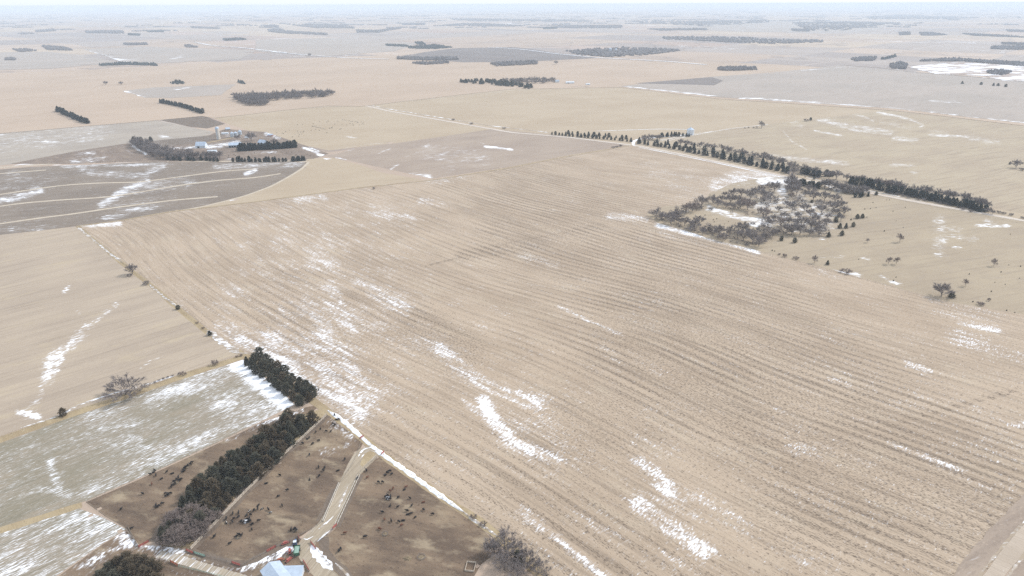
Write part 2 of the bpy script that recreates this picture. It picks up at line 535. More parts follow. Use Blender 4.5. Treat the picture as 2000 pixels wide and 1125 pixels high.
# the land out to the horizon: a section grid of fields, each with a colour of its own
s = N('farmland')
mp = s.n('Mapping', vector_type='TEXTURE'); s.put(mp.inputs['Vector'], s.pos())
mp.inputs['Rotation'].default_value = (0, 0, SEC)
wob = s.noise(900, 900, 0, 2, .5, 3)
sep = s.n('SeparateXYZ'); s.put(sep.inputs[0], mp.outputs[0])
X, Y = sep.outputs[0], sep.outputs[1]
ix = s.math('FLOOR', s.math('DIVIDE', s.math('ADD', X, s.math('MULTIPLY', wob, 160)), 805.0))
odd = s.math('FLOORED_MODULO', ix, 2.0)
iy = s.math('FLOOR', s.math('DIVIDE', s.math('ADD', Y, s.math('MULTIPLY', s.math('SUBTRACT', 1, wob), 160)), s.math('ADD', 402.5, s.math('MULTIPLY', odd, 402.5))))
cb = s.n('CombineXYZ'); s.put(cb.inputs[0], ix); s.put(cb.inputs[1], iy)
wnz = s.n('TexWhiteNoise', noise_dimensions='2D'); s.put(wnz.inputs['Vector'], cb.outputs[0])
rp = s.n('ValToRGB'); rp.color_ramp.interpolation = 'CONSTANT'
stops = [(0, (.46, .36, .28)), (.22, (.42, .325, .25)), (.42, (.37, .315, .275)), (.6, (.47, .375, .28)), (.74, (.31, .265, .24)), (.86, (.43, .33, .27)), (.94, (.38, .285, .23))]
cr = rp.color_ramp
while len(cr.elements) < len(stops): cr.elements.new(.5)
for e, (p_, c_) in zip(cr.elements, stops): e.position = p_; e.color = (*c_, 1)
s.put(rp.inputs[0], wnz.outputs['Value'])
c = s.mix(s.step(s.noise(500, 300, .4, 4, .6, 1), .35, .7, 0, .45), rp.outputs[0], (.30, .235, .19))
dr = s.noise(1100, 1100, 0, 5, .55, 4, .6)                       # grassy drains winding between the fields
ln = s.math('ABSOLUTE', s.math('SUBTRACT', dr, .5))
c = s.mix(s.step(ln, .012, .004, 0, .55), c, (.22, .18, .16))
sn = s.math('ADD', s.math('MULTIPLY', s.noise(1600, 1600, 0, 3, .5, 6), .55), s.math('MULTIPLY', s.noise(110, 40, .2, 3, .6, 7), .45))
c = s.mix(s.step(sn, .615, .65), c, SNOW)
ex = s.math('ABSOLUTE', s.math('SUBTRACT', s.math('FLOORED_MODULO', X, 1609.0), 230.0))
ey = s.math('ABSOLUTE', s.math('SUBTRACT', s.math('FLOORED_MODULO', Y, 1609.0), 611.0))
ed = s.math('MINIMUM', ex, ey)
c = s.mix(s.step(ed, 9, 5, 0, .8), c, (.45, .38, .33))
M_land = s.done(c, .95)

# ------------------------------------------------------------------ the ground out to the horizon
NR, NA = 430, 900
rr = 8.0 * (60000.0 / 8.0) ** (np.arange(NR) / (NR - 1.0))
th = np.arange(NA) * 2 * math.pi / NA
XX = (rr[:, None] * np.cos(th)).ravel(); YY = (rr[:, None] * np.sin(th)).ravel()
Vv = np.column_stack([np.append(XX, 0), np.append(YY, 0), np.append(terrain(XX, YY), 0)])
i0, j0 = np.meshgrid(np.arange(NR - 1), np.arange(NA), indexing='ij'); j1 = (j0 + 1) % NA
quads = np.stack([i0 * NA + j0, (i0 + 1) * NA + j0, (i0 + 1) * NA + j1, i0 * NA + j1], -1).reshape(-1, 4)
tris = np.array([(NR * NA, j, (j + 1) % NA) for j in range(NA)])
me = bpy.data.meshes.new('ground')
me.vertices.add(len(Vv)); me.vertices.foreach_set('co', Vv.astype(np.float32).ravel())
me.loops.add(quads.size + tris.size)
me.loops.foreach_set('vertex_index', np.concatenate([quads.ravel(), tris.ravel()]).astype(np.int32))
me.polygons.add(len(quads) + len(tris))
me.polygons.foreach_set('loop_start', np.concatenate([np.arange(len(quads)) * 4, quads.size + np.arange(len(tris)) * 3]).astype(np.int32))
me.polygons.foreach_set('loop_total', np.concatenate([np.full(len(quads), 4), np.full(len(tris), 3)]).astype(np.int32))
me.update(calc_edges=True); me.validate()
me.materials.append(M_land)
add('ground', me, None, 'rolling winter farmland stretching out to the hazy horizon', None, None, 'structure')

# ------------------------------------------------------------------ far fields
FZ = .5
def far(name, poly, mat, label, k, step=45, **kw):
    return sheet(name, poly, mat, step=step, z=FZ + .12 * k, wig=4, label=label, **kw)

far('field', [(-260, 150), (100, 140), (480, 118), (640, 112), (760, 108), (980, 124), (1160, 116), (1500, 125), (1780, 142), (2150, 165), (2450, 190),
              (2450, 310), (2000, 246), (1742, 216), (1400, 193), (1213, 171), (1000, 174), (705, 208), (640, 207), (415, 231), (395, 227), (300, 236), (0, 261), (-300, 292)], M_far,
    'wide pinkish tan field beyond the farmstead', 0)
far('field', [(775, 111), (890, 94), (1000, 92), (1090, 104), (1168, 113), (1010, 121), (905, 122)], M_fdark, 'dark bare soil field beyond the far groves', 1)
far('field', [(500, 78), (640, 74), (820, 84), (770, 100), (640, 110), (500, 100)], M_fgrey, 'grey field beside the far road', 1)
far('field', [(165, 96), (290, 91), (500, 99), (470, 116), (300, 124), (238, 121)], M_fgrey, 'grey field with a snowy ditch across it', 1,
    snow=[([(165, 99), (180, 103), (210, 112), (245, 121)], 2.2, 1.0), ([(330, 118), (355, 109)], 2, .9), ([(205, 107), (225, 115)], 3, .5), ([(250, 118), (270, 116)], 2, .7)],
    snow0=.12)
far('field', [(-120, 104), (90, 101), (165, 108), (232, 122), (100, 134), (-160, 142)], M_fgrey, 'pale grey field left of the snowy ditch', 1)
far('field', [(240, 178), (300, 171), (460, 165), (432, 186), (332, 192), (282, 191)], M_fgrey, 'small grey field above the cedar windbreaks', 2, step=20,
    snow=[([(242, 178), (262, 185), (280, 190)], 2, 1.0), ([(345, 176), (375, 169)], 1.6, .9)], snow0=.1)
far('field', [(1213, 169), (1290, 160), (1395, 150), (1510, 142), (1640, 128), (1790, 141), (2100, 165), (2300, 185), (2300, 276), (2000, 241), (1742, 212), (1400, 190)],
    M_fgrey, 'grey green field beyond the snow-edged fence line', 2, step=24,
    snow=[([(1215, 170), (1300, 178), (1390, 187)], 1.8, .95), ([(1440, 192), (1496, 193)], 1.8, .9), ([(1500, 194), (1740, 212), (2000, 241), (2300, 275)], 1.8, .8),
          ([(1815, 198), (1880, 200)], 2, .7), ([(1824, 214), (1830, 222)], 2, .7), ([(1560, 138), (1700, 128)], 1.6, .6)], snow0=.1)
far('field', [(1240, 163), (1390, 151), (1412, 158), (1395, 167), (1330, 165)], M_fdark, 'dark tilled wedge in the grey field', 3)
far('field', [(1770, 131), (1870, 122), (2020, 130), (2120, 140), (2100, 160), (1960, 158), (1920, 148), (1830, 145)], M_fsnow, 'field still mostly covered in snow near the right edge', 3,
    step=20, snow0=.85)
far('field', [(1290, 52), (1500, 40), (1760, 44), (1700, 62), (1440, 62)], M_fgrey, 'blue grey wooded bottomland near the horizon', 1, step=90)

# ------------------------------------------------------------------ middle distance fields (flat land from here on)
SHEET_LEVEL[0] = 2
sheet('field', [(705, 206), (1000, 172), (1213, 169), (1400, 190), (1742, 212), (2000, 241), (2200, 270), (2200, 480), (2000, 432), (1700, 377), (1540, 344), (1245, 287), (1000, 257), (880, 236)],
      M_hay, step=14, label='plain tan field behind the gravel road and the grain bin')
sheet('field', [(1262, 274), (1345, 262), (1500, 242), (1650, 226), (1745, 213), (2000, 241), (2200, 272), (2200, 470), (2000, 418), (1900, 398), (1700, 360), (1540, 330), (1300, 286)], M_up, step=4.5,
      label='stubble field with curved snow lines beyond the road windbreak', snow0=.08,
      snow=[([(1600, 232), (1650, 246), (1740, 258)], 6, .66), ([(1598, 230), (1622, 226)], 4, .62), ([(1665, 222), (1690, 229), (1705, 236)], 2.2, .7),
            ([(1712, 220), (1750, 226), (1780, 234), (1803, 244), (1796, 249)], 2.4, .74), ([(1660, 253), (1740, 262)], 3, .66), ([(1745, 270), (1790, 273)], 5, .6),
            ([(1815, 263), (1890, 267)], 3, .66), ([(1895, 269), (1950, 279)], 6, .5), ([(1590, 255), (1645, 265)], 2, .7), ([(1530, 256), (1538, 266), (1548, 277), (1575, 291)], 2, .66),
            ([(1500, 304), (1560, 311), (1655, 319)], 5, .6), ([(1740, 322), (1788, 323)], 3, .6), ([(1780, 336), (1790, 338)], 3, .6), ([(1545, 237), (1565, 247)], 5, .5), ([(1720, 238), (1780, 250)], 4, .5),
            ([(1815, 255), (1850, 258)], 3, .5), ([(1280, 276), (1350, 262), (1420, 252)], 1.6, .66)])
sheet('field', [(415, 230), (640, 205), (706, 205), (880, 237), (962, 252), (800, 276), (642, 294), (530, 270), (440, 240)], M_hay, step=14,
      label='tan hay field where the far black cattle graze', snow=[([(640, 292), (760, 278)], 1.6, .5), ([(670, 262), (690, 270)], 2, .8)])
sheet('field', [(-220, 285), (0, 259), (300, 234), (420, 258), (404, 265), (262, 285), (120, 312), (0, 323), (-240, 340)], M_dim, step=6,
      label='grey field speckled with snow left of the farmstead', snow0=.15,
      snow=[([(-100, 285), (60, 270), (200, 252)], 22, .5), ([(82, 277), (112, 277)], 1.6, 1.0), ([(130, 274), (200, 268)], 7, .55), ([(310, 266), (330, 268)], 3, .7), ([(0, 295), (60, 285)], 5, .5)])
sheet('field', [(305, 233), (395, 225), (440, 242), (405, 251), (372, 248)], M_mud, step=14, label='dark square feedlot field behind the silo', snow0=.08)
sheet('field', [(638, 306), (700, 288), (800, 276), (962, 252), (1110, 266), (1225, 284), (1110, 304), (1000, 325), (845, 349), (660, 309)], M_brownp, step=5,
      label='brown pasture with faint snow between the road and the stubble', snow0=.1,
      snow=[([(657, 309), (700, 322), (745, 337), (790, 347), (828, 350)], 3, 1.0), ([(800, 345), (838, 346)], 6, .8), ([(835, 298), (900, 305), (945, 310)], 17, .5), ([(870, 325), (900, 318)], 12, .4),
            ([(761, 335), (768, 326), (778, 322)], 2, .9), ([(947, 286), (1000, 292)], 2.2, 1.0), ([(738, 300), (765, 289)], 1.6, .75), ([(830, 286), (838, 282)], 3, .8), ([(793, 306), (815, 298)], 1.6, .6),
            ([(672, 295), (690, 291)], 1.6, .6), ([(940, 275), (946, 285)], 1.5, .7)])
sheet('field', [(602, 309), (650, 308), (700, 321), (745, 337), (825, 351), (700, 366), (500, 393), (330, 413), (395, 402), (470, 384), (530, 362), (575, 335)], M_hay, step=12,
      label='smooth triangle of tan grass between two field edges')
sheet('field', [(-240, 350), (0, 331), (60, 326), (300, 316), (600, 317), (592, 327), (570, 341), (530, 363), (478, 382), (395, 403), (320, 416), (230, 431), (150, 442), (0, 460), (-260, 490)], M_dark, step=4.0,
      label='dark tilled field with pale terrace strips', snow0=.30, rough0=.6,
      snow=[([(140, 325), (175, 335), (230, 341), (290, 343)], 6, .66), ([(120, 327), (200, 323), (325, 321)], 3, .65), ([(290, 337), (318, 323)], 7, .7), ([(228, 379), (262, 364), (288, 353)], 6, .78),
            ([(196, 400), (240, 378)], 6, .75), ([(-100, 375), (0, 364), (100, 350)], 16, .45), ([(-80, 410), (0, 393), (78, 372)], 7, .75), ([(250, 374), (370, 355)], 10, .6), ([(225, 408), (330, 390)], 12, .48),
            ([(250, 412), (300, 403)], 6, .65), ([(-100, 455), (20, 444), (100, 440)], 9, .45), ([(420, 325), (590, 321)], 5, .65), ([(480, 340), (500, 332)], 4, .9), ([(20, 345), (40, 350)], 12, .5),
            ([(205, 425), (240, 420)], 6, .6)])
for i, pl in enumerate([[(-200, 362), (0, 339), (90, 332)], [(-200, 405), (0, 380), (82, 367), (130, 361), (200, 357), (275, 356), (300, 352), (362, 344), (437, 334), (500, 330)],
                        [(-200, 432), (0, 403), (37, 397), (125, 390), (212, 385), (275, 375), (350, 362), (425, 352), (500, 347), (548, 339)],
                        [(-200, 465), (0, 437), (75, 426), (150, 417), (212, 407), (275, 399), (337, 391), (425, 384)]]):
    strip('path', pl, 6.5, M_terrace, label='pale grassed terrace strip curving across the dark field', seg=10)
strip('path', [(-240, 338), (0, 327), (120, 319), (300, 314), (480, 315), (600, 315)], 9, M_terrace, label='grassy edge along the top of the dark field')
strip('path', [(603, 316), (592, 328), (570, 342), (530, 364), (478, 383), (395, 404), (320, 417), (230, 432), (150, 443)], 5, M_terrace, label='grass strip curving round the dark field', seg=10)

# ------------------------------------------------------------------ the main stubble field
MAIN_SNOW = [([(470, 666), (560, 712), (640, 765), (700, 812)], 13, .74), ([(630, 680), (660, 730), (690, 780)], 44, .70), ([(660, 745), (695, 800)], 22, .82), ([(525, 655), (620, 695)], 16, .68),
    ([(645, 578), (668, 612)], 24, .64), ([(700, 555), (740, 575), (790, 605)], 14, .66), ([(660, 615), (745, 645)], 18, .58), ([(555, 605), (620, 630)], 16, .5), ([(565, 640), (605, 668)], 16, .55),
    ([(605, 500), (650, 530)], 22, .58), ([(585, 562), (650, 565)], 14, .52), ([(690, 645), (715, 672)], 9, .62), ([(600, 640), (705, 672)], 18, .55), ([(620, 620)], 180, .44), ([(560, 490), (700, 640)], 90, .46), ([(740, 420), (620, 480)], 60, .40),
    ([(862, 683), (900, 718), (960, 757), (1050, 787)], 14, .70), ([(945, 782), (962, 822), (1000, 862), (1035, 878)], 12, .92), ([(1035, 882), (1085, 892)], 15, .70), ([(1000, 800), (1070, 880)], 55, .42),
    ([(905, 785), (932, 802)], 7, .62), ([(1235, 868), (1310, 878)], 18, .5), ([(1250, 900), (1285, 930), (1308, 960)], 15, .80), ([(1355, 962), (1400, 990), (1450, 1030)], 18, .5),
    ([(1245, 985), (1300, 1025), (1340, 1045), (1375, 1072)], 17, .78), ([(1300, 985), (1340, 1010)], 30, .5), ([(1020, 995), (1062, 1035)], 10, .6), ([(1085, 1045), (1115, 1078), (1160, 1112), (1210, 1150)], 7, .9),
    ([(1120, 1012), (1220, 1060)], 16, .42), ([(1265, 1085), (1320, 1110)], 16, .5), ([(1740, 866), (1800, 888), (1885, 922)], 6, .62), ([(1890, 820), (2000, 880)], 34, .40), ([(1975, 832), (2020, 826)], 4, .7),
    ([(1770, 710), (1815, 726)], 7, .62), ([(1620, 738), (1665, 752)], 8, .55), ([(1830, 592), (1940, 628)], 22, .44), ([(1875, 632), (1955, 648)], 5, .68), ([(1860, 655), (1930, 682), (2010, 700)], 14, .54),
    ([(1560, 695), (1700, 740)], 25, .38), ([(1088, 598), (1140, 622), (1215, 656)], 3, .74), ([(1015, 498), (1085, 518)], 8, .5), ([(730, 414), (800, 432)], 16, .55), ([(820, 392), (885, 402)], 7, .5),
    ([(580, 391), (632, 388)], 8, .62), ([(835, 357), (915, 341)], 8, .5), ([(1275, 338), (1400, 372)], 26, .44), ([(1400, 365), (1440, 352), (1540, 350)], 16, .72), ([(1190, 421), (1262, 430)], 6, .62),
    ([(1285, 440), (1330, 450), (1400, 466), (1480, 490)], 6, .82), ([(1290, 456), (1380, 480)], 5, .5), ([(630, 460), (700, 472)], 12, .5), ([(448, 568), (485, 582)], 10, .5), ([(430, 632), (500, 665)], 12, .58),
    ([(1640, 545), (1600, 530)], 6, .5), ([(760, 800), (800, 830)], 8, .55), ([(830, 790), (780, 830)], 20, .28), ([(160, 440), (235, 437)], 4, .8), ([(1170, 660), (1200, 700)], 14, .4), ([(780, 470), (830, 500)], 14, .4),
    ([(1900, 950), (1990, 960)], 20, .35), ([(1700, 1010), (1740, 1020)], 10, .45), ([(1540, 870), (1590, 885)], 12, .5), ([(1190, 560), (1230, 575)], 8, .4), ([(940, 900), (1010, 960)], 18, .3),
    ([(1560, 1080), (1640, 1100)], 14, .4), ([(1420, 880), (1500, 900)], 20, .34), ([(1800, 780), (1880, 800)], 18, .34), ([(1350, 700), (1400, 720)], 20, .28)]
MAIN_ROUGH = [([(870, 600), (1000, 680)], 90, -.45), ([(1150, 740), (1230, 790)], 60, -.45), ([(1720, 690), (1790, 690)], 70, -.4), ([(1640, 590)], 60, -.35), ([(820, 760), (900, 830)], 70, -.3), ([(1450, 965)], 60, -.35),
              ([(1300, 620), (1500, 760), (1700, 900)], 150, .85), ([(1000, 400), (1200, 480), (1400, 560)], 90, .8), ([(700, 640), (560, 580)], 80, .7), ([(1100, 850), (1300, 800)], 70, .75), ([(1600, 950), (1900, 980)], 120, .85),
              ([(1000, 980), (1200, 1080)], 80, .65), ([(820, 640), (900, 690)], 40, .85), ([(1050, 480), (900, 500), (1180, 440)], 10, .9)]
sheet('field', [(152, 441), (230, 431), (330, 413), (500, 393), (700, 366), (850, 350), (1000, 325), (1110, 303), (1215, 286), (1245, 287), (1540, 346), (1700, 378), (2000, 432), (2250, 480), (2500, 700), (2350, 860),
                (2000, 1040), (1950, 1125), (1850, 1330), (1450, 1480), (1200, 1240), (1060, 1125), (1010, 1082), (960, 1033), (870, 976), (745, 887), (705, 850), (640, 801), (560, 745), (480, 690), (420, 660), (350, 603), (300, 560), (250, 522)],
      M_main, step=3.0, snow=MAIN_SNOW, snow0=.28, rough=MAIN_ROUGH, rough0=.55, label='large corn stubble field with scattered snow patches')
strip('path', [(830, 520), (930, 495), (1010, 470), (1100, 455), (1180, 437)], 5, M_main, rough0=.95, label='faint darker track across the stubble', snow0=.1, jit=.3)
strip('path', [(1380, 855), (1500, 868), (1640, 850), (1740, 830), (1990, 760)], 5, M_main, rough0=.85, label='faint wheel track bending over the stubble', snow0=.15, jit=.3)

# ------------------------------------------------------------------ pasture and the ground under the wood
sheet('field', [(1262, 418), (1300, 402), (1372, 400), (1385, 378), (1430, 358), (1500, 345), (1548, 348), (1700, 379), (2000, 433), (2300, 490), (2400, 700), (2100, 632), (1850, 589), (1640, 531), (1490, 492), (1400, 470), (1330, 448), (1285, 436)],
      M_pasture, step=4.0, snow0=.1, label='tan pasture around the bare wood',
      snow=[([(1835, 430), (1838, 460), (1835, 492)], 14, .56), ([(1840, 445), (1875, 450)], 6, .7), ([(1860, 460), (1905, 468)], 5, .55), ([(1905, 440), (1930, 440), (1970, 441)], 3.5, .8), ([(1925, 430), (1940, 436)], 4, .6),
            ([(1722, 538), (1735, 548), (1757, 556)], 3, 1.0), ([(1630, 531), (1650, 536), (1678, 537)], 4.5, 1.0), ([(1600, 503), (1650, 502)], 4, .5), ([(1680, 503), (1700, 506)], 3, .6), ([(1860, 482), (1880, 486)], 3, .7),
            ([(1490, 352), (1520, 348), (1545, 352)], 12, .9), ([(1525, 355), (1530, 385)], 9, .85), ([(1384, 407), (1420, 418), (1500, 436)], 6, .86), ([(1500, 402), (1560, 420), (1610, 425)], 30, .66),
            ([(1555, 380), (1580, 400)], 12, .6), ([(1490, 430), (1510, 445)], 10, .6), ([(1462, 437), (1482, 442)], 4, .95), ([(1600, 350), (1640, 372)], 5, .8), ([(1420, 360), (1470, 380)], 25, .45), ([(1470, 400), (1520, 410)], 12, .6),
            ([(1600, 465), (1612, 467)], 3, .6), ([(1330, 415), (1345, 412)], 3, .7)])
# ------------------------------------------------------------------ left fields
sheet('field', [(-260, 492), (0, 459), (150, 443), (250, 525), (300, 562), (350, 606), (420, 662), (474, 690), (330, 737), (280, 757), (130, 806), (0, 852), (-300, 960)], M_left, step=4.0, snow0=.06,
      label='pale grey cut field left of the stubble',
      snow=[([(228, 592), (222, 602)], 5, .8), ([(212, 607), (188, 625), (165, 648), (142, 665)], 5, .78), ([(170, 640), (140, 672), (110, 692), (95, 712), (88, 745)], 10, .80), ([(100, 700), (92, 740)], 13, .82), ([(88, 740), (78, 772), (60, 795)], 8, .76),
            ([(38, 805), (70, 812), (78, 814)], 6, .95), ([(120, 700), (115, 720)], 6, .85), ([(310, 698), (295, 706), (275, 718)], 2.5, .9), ([(125, 570), (135, 560)], 4, .75), ([(150, 610), (160, 612)], 3, .5)],
      rough=[([(150, 560)], 60, -.2)], rough0=.5)
sheet('field', [(474, 703), (500, 722), (575, 790), (512, 822), (420, 866), (330, 908), (172, 977), (0, 1032), (-200, 1090), (-300, 975), (0, 866), (130, 818), (285, 766), (335, 748)], M_green, step=2.5, snow0=.44,
      label='dull green winter wheat field striped with snow',
      snow=[([(300, 790), (370, 757), (430, 733), (472, 716)], 16, .68), ([(470, 713), (515, 745), (565, 785)], 20, 1.2), ([(400, 772), (520, 762)], 12, .62), ([(430, 800), (500, 798), (560, 790)], 20, .72), ([(545, 800), (420, 850), (330, 892), (165, 962)], 14, .66),
            ([(170, 803), (222, 816)], 13, .62), ([(180, 832), (275, 822)], 9, .62), ([(80, 875), (180, 845)], 10, .52), ([(98, 900), (108, 935), (125, 965)], 7, .85), ([(250, 860), (335, 885)], 14, .6), ([(120, 885), (210, 900)], 20, .45),
            ([(80, 955), (140, 965)], 7, .75), ([(300, 860), (520, 780)], 40, .5), ([(200, 850), (350, 800)], 40, .46), ([(0, 930), (60, 960)], 30, .34), ([(0, 1020), (140, 980)], 10, .45)], rough0=.55)
sheet('field', [(-260, 1120), (0, 1042), (150, 992), (200, 1010), (246, 1034), (200, 1062), (120, 1118), (60, 1160), (-200, 1330), (-330, 1300)], M_green, step=2.5, snow0=.62, label='small triangular field thick with snow streaks',
      snow=[([(60, 1080), (150, 1060)], 40, .64), ([(110, 1000), (190, 1030)], 14, .42), ([(0, 1090), (120, 1040)], 30, .6)], rough0=.6)
# grass strips between the fields
strip('path', [(-300, 968), (0, 859), (130, 812), (285, 761), (335, 742), (474, 697)], 8.5, M_grass, snow0=.18, label='tawny grass strip dividing the pale and green fields', crown=.12)
strip('snow_drift', [(40, 836), (118, 812), (150, 792), (222, 768), (300, 747), (350, 731)], 1.8, M_drift, snow0=.72, label='thin snow drift along the fence strip', taper=True, kind='stuff', crown=.15, jit=.35, seg=3)
strip('path', [(-300, 1118), (0, 1037), (160, 986)], 6, M_grass, snow0=.2, label='tawny grass strip above the small snowy field', crown=.1)
strip('path', [(152, 442), (250, 524), (300, 561), (350, 605), (420, 661), (474, 692)], 5, M_grass, snow0=.2, label='fence row of dry grass along the stubble')
for pl, w, sn in [([(152, 444), (185, 470), (215, 495), (240, 512)], 3.2, .62), ([(292, 556), (320, 580), (345, 598)], 3, .66), ([(405, 645), (440, 672), (468, 690)], 6, .62), ([(452, 688), (480, 692), (500, 688)], 3.5, .6)]:
    strip('snow_drift', pl, w, M_drift, snow0=sn, label='broken snow drift along the stubble fence row', taper=True, kind='stuff', crown=.2, jit=.4, seg=3)
strip('path', [(474, 692), (560, 748), (640, 803), (705, 853), (745, 888), (870, 977), (960, 1033), (1010, 1082), (1060, 1128), (1200, 1240)], 6, M_grass, snow0=.2, label='dry grass verge along the edge of the pens', crown=.1)
strip('snow_drift', [(640, 802), (668, 820), (705, 853), (725, 871), (750, 890), (800, 925), (855, 965), (905, 1000)], 3.6, M_drift, snow0=.93, label='white snow drift piled along the pen fence', kind='stuff', crown=.4, jit=.3, seg=2.5, taper=True)
strip('snow_drift', [(900, 996), (925, 1016), (950, 1032), (975, 1050)], 2.2, M_drift, snow0=.6, label='thin end of the drift by the bare trees', kind='stuff', crown=.25, jit=.5, seg=2.5, taper=True)

# ------------------------------------------------------------------ the cattle pens
sheet('field', [(168, 981), (250, 946), (330, 911), (420, 869), (512, 825), (600, 795), (628, 790), (600, 812), (560, 838), (440, 930), (345, 1000), (312, 1045), (274, 1066), (247, 1032), (205, 1008)], M_pen, step=2.5, snow0=.06,
      label='brown dirt pen left of the long windbreak', snow=[([(440, 860), (500, 838)], 6, .58), ([(495, 832), (590, 800)], 6, .6)],
      rough=[([(420, 900), (520, 850)], 30, .3)])
sheet('field', [(560, 822), (634, 796), (640, 806), (606, 842), (490, 940), (400, 1030), (370, 1072), (310, 1066), (318, 1038), (350, 995), (440, 925)], M_grass, step=5, label='shaded grass floor under the windbreak trees')
sheet('field', [(640, 806), (700, 850), (712, 858), (700, 885), (664, 940), (628, 1018), (590, 1046), (540, 1070), (470, 1106), (420, 1092), (372, 1073), (480, 962), (560, 884)], M_pen, step=2.5, snow0=.06,
      label='brown dirt pen between the windbreak and the feed lane', snow=[([(655, 830), (690, 850)], 14, .5), ([(630, 885), (660, 880)], 9, .58), ([(690, 842), (676, 870)], 6, .6)])
sheet('field', [(746, 890), (800, 928), (870, 979), (930, 1022), (956, 1048), (968, 1080), (940, 1102), (900, 1170), (800, 1220), (700, 1180), (660, 1118), (628, 1072), (634, 1050), (656, 1032), (694, 938), (720, 905)], M_pen, step=2.5, snow0=.05,
      label='brown dirt pen right of the feed lane')
sheet('field', [(560, 1060), (640, 1040), (640, 1080), (700, 1180), (800, 1300), (300, 1400), (-50, 1320), (60, 1165), (125, 1118), (200, 1064), (246, 1036), (272, 1066), (310, 1066), (370, 1074), (468, 1106), (530, 1074)], M_pen, step=2.5, snow0=.32,
      label='trampled farmyard with snow below the pens', rough0=.4,
      snow=[([(236, 1048), (262, 1062)], 14, .82), ([(200, 1080), (258, 1060)], 5, .75), ([(290, 1064), (330, 1078), (345, 1080)], 12, .98), ([(300, 1085), (380, 1100), (420, 1115), (480, 1130)], 7, .7), ([(470, 1112), (520, 1092), (575, 1070)], 7, .85), ([(380, 1085), (450, 1105)], 14, .45), ([(150, 1110), (200, 1085)], 5, .7)])
# mud along bunks and fences
for pl, w in [([(706, 928), (690, 960), (668, 1010), (660, 1030)], 2.6), ([(652, 955), (630, 1000), (620, 1018)], 2.6), ([(632, 1050), (628, 1068), (650, 1096), (680, 1125), (720, 1160)], 4.5), ([(700, 905), (724, 888), (742, 886)], 4), ([(640, 812), (560, 886), (480, 965), (376, 1072)], 4),
              ([(300, 1058), (330, 1015), (400, 955), (470, 900)], 6), ([(372, 1076), (440, 1098), (470, 1108), (530, 1076), (585, 1050)], 4.5)]:
    strip('mud', pl, w, M_mud, label='dark trodden mud along a pen fence', kind='stuff', jit=.3, seg=4)
# feed lane, yard road
strip('road', [(736, 884), (722, 874), (708, 880), (696, 902), (682, 932), (664, 972), (646, 1012), (630, 1034), (606, 1050), (594, 1062), (596, 1078), (614, 1102), (640, 1128), (690, 1180), (760, 1260)], 9.0, M_lane, snow0=.34, label='rutted dirt feed lane between the two pens', jit=.06, seg=3)
strip('road', [(738, 884), (728, 896), (706, 918), (694, 930)], 4.0, M_lane, snow0=.3, label='turning loop at the top of the feed lane', jit=.05, seg=2)
sheet('field', [(712, 886), (720, 881), (730, 882), (734, 888), (722, 899), (708, 912), (703, 908)], M_grass, step=2, snow0=.15, label='dry grass island inside the turning loop')
strip('road', [(310, 1082), (340, 1090), (400, 1108), (470, 1130), (560, 1160)], 5.0, M_lane, snow0=.62, label='snowy yard track below the windbreak', jit=.1, seg=3)
for pl, w, sn in [([(700, 892), (706, 880), (722, 872), (738, 878), (745, 890)], 1.4, .8), ([(704, 897), (712, 884), (724, 878), (735, 884)], .9, .75), ([(680, 950), (668, 975), (660, 995)], 1.1, .7), ([(652, 1008), (640, 1020), (622, 1034)], 1.3, .75), ([(612, 1048), (600, 1054), (588, 1052)], 1.5, .8),
                  ([(620, 1058), (632, 1046), (645, 1036), (652, 1030)], 1.4, .8), ([(608, 1066), (620, 1084), (640, 1104), (650, 1114)], 5.0, .86), ([(655, 1100), (668, 1112), (690, 1135)], 1.6, .7), ([(540, 1080), (560, 1072), (572, 1070)], 5, .8)]:
    strip('snow_drift', pl, w, M_drift, snow0=sn, label='strip of leftover snow beside the feed lane', kind='stuff', crown=.06, jit=.35, seg=2, taper=True)
# ------------------------------------------------------------------ farmstead ground and roads
sheet('field', [(20, 320), (150, 295), (255, 279), (262, 284), (405, 265), (440, 252), (520, 258), (560, 272), (642, 300), (612, 310), (440, 314), (260, 316), (140, 320)], M_yard, step=4, snow0=.2, label='brown yard and paddocks round the farmstead',
      snow=[([(255, 280), (268, 291), (285, 300)], 2.6, 1.0), ([(140, 315), (205, 310)], 5, .65), ([(150, 302), (185, 298)], 5, .55), ([(245, 295), (260, 298)], 3, .5), ([(405, 287), (440, 283), (466, 277)], 4, .8), ([(430, 264), (460, 266)], 3, .6), ([(332, 290), (390, 288)], 2.5, .7),
            ([(320, 276), (345, 272)], 4, .7), ([(455, 262), (500, 270)], 4, .5), ([(592, 288), (620, 299)], 2.2, 1.0), ([(605, 288), (624, 296)], 1.6, .9), ([(620, 301), (634, 305)], 2.5, 1.0), ([(520, 262), (545, 268)], 5, .7), ([(440, 313), (450, 312)], 3, .7), ([(480, 298), (540, 297)], 2, .6),
            ([(470, 290), (480, 287)], 5, .6)])
strip('path', [(400, 280), (430, 274), (458, 268), (462, 262)], 8, M_grass, label='dry grass drive looping through the farmstead')
sheet('field', [(290, 276), (405, 265), (430, 260), (440, 266), (360, 282), (310, 287)], M_mud, step=4, snow0=.42, label='dark muddy cattle yard west of the silo')
R1 = [(560, 176), (640, 189), (690, 200), (712, 206), (760, 217), (880, 238), (1000, 259), (1110, 268), (1245, 285), (1330, 301), (1540, 346), (1640, 364), (1700, 377), (1800, 396), (2000, 431), (2300, 487)]
strip('road', R1, 10, M_road, snow0=.35, label='pale gravel section road running past the windbreak')
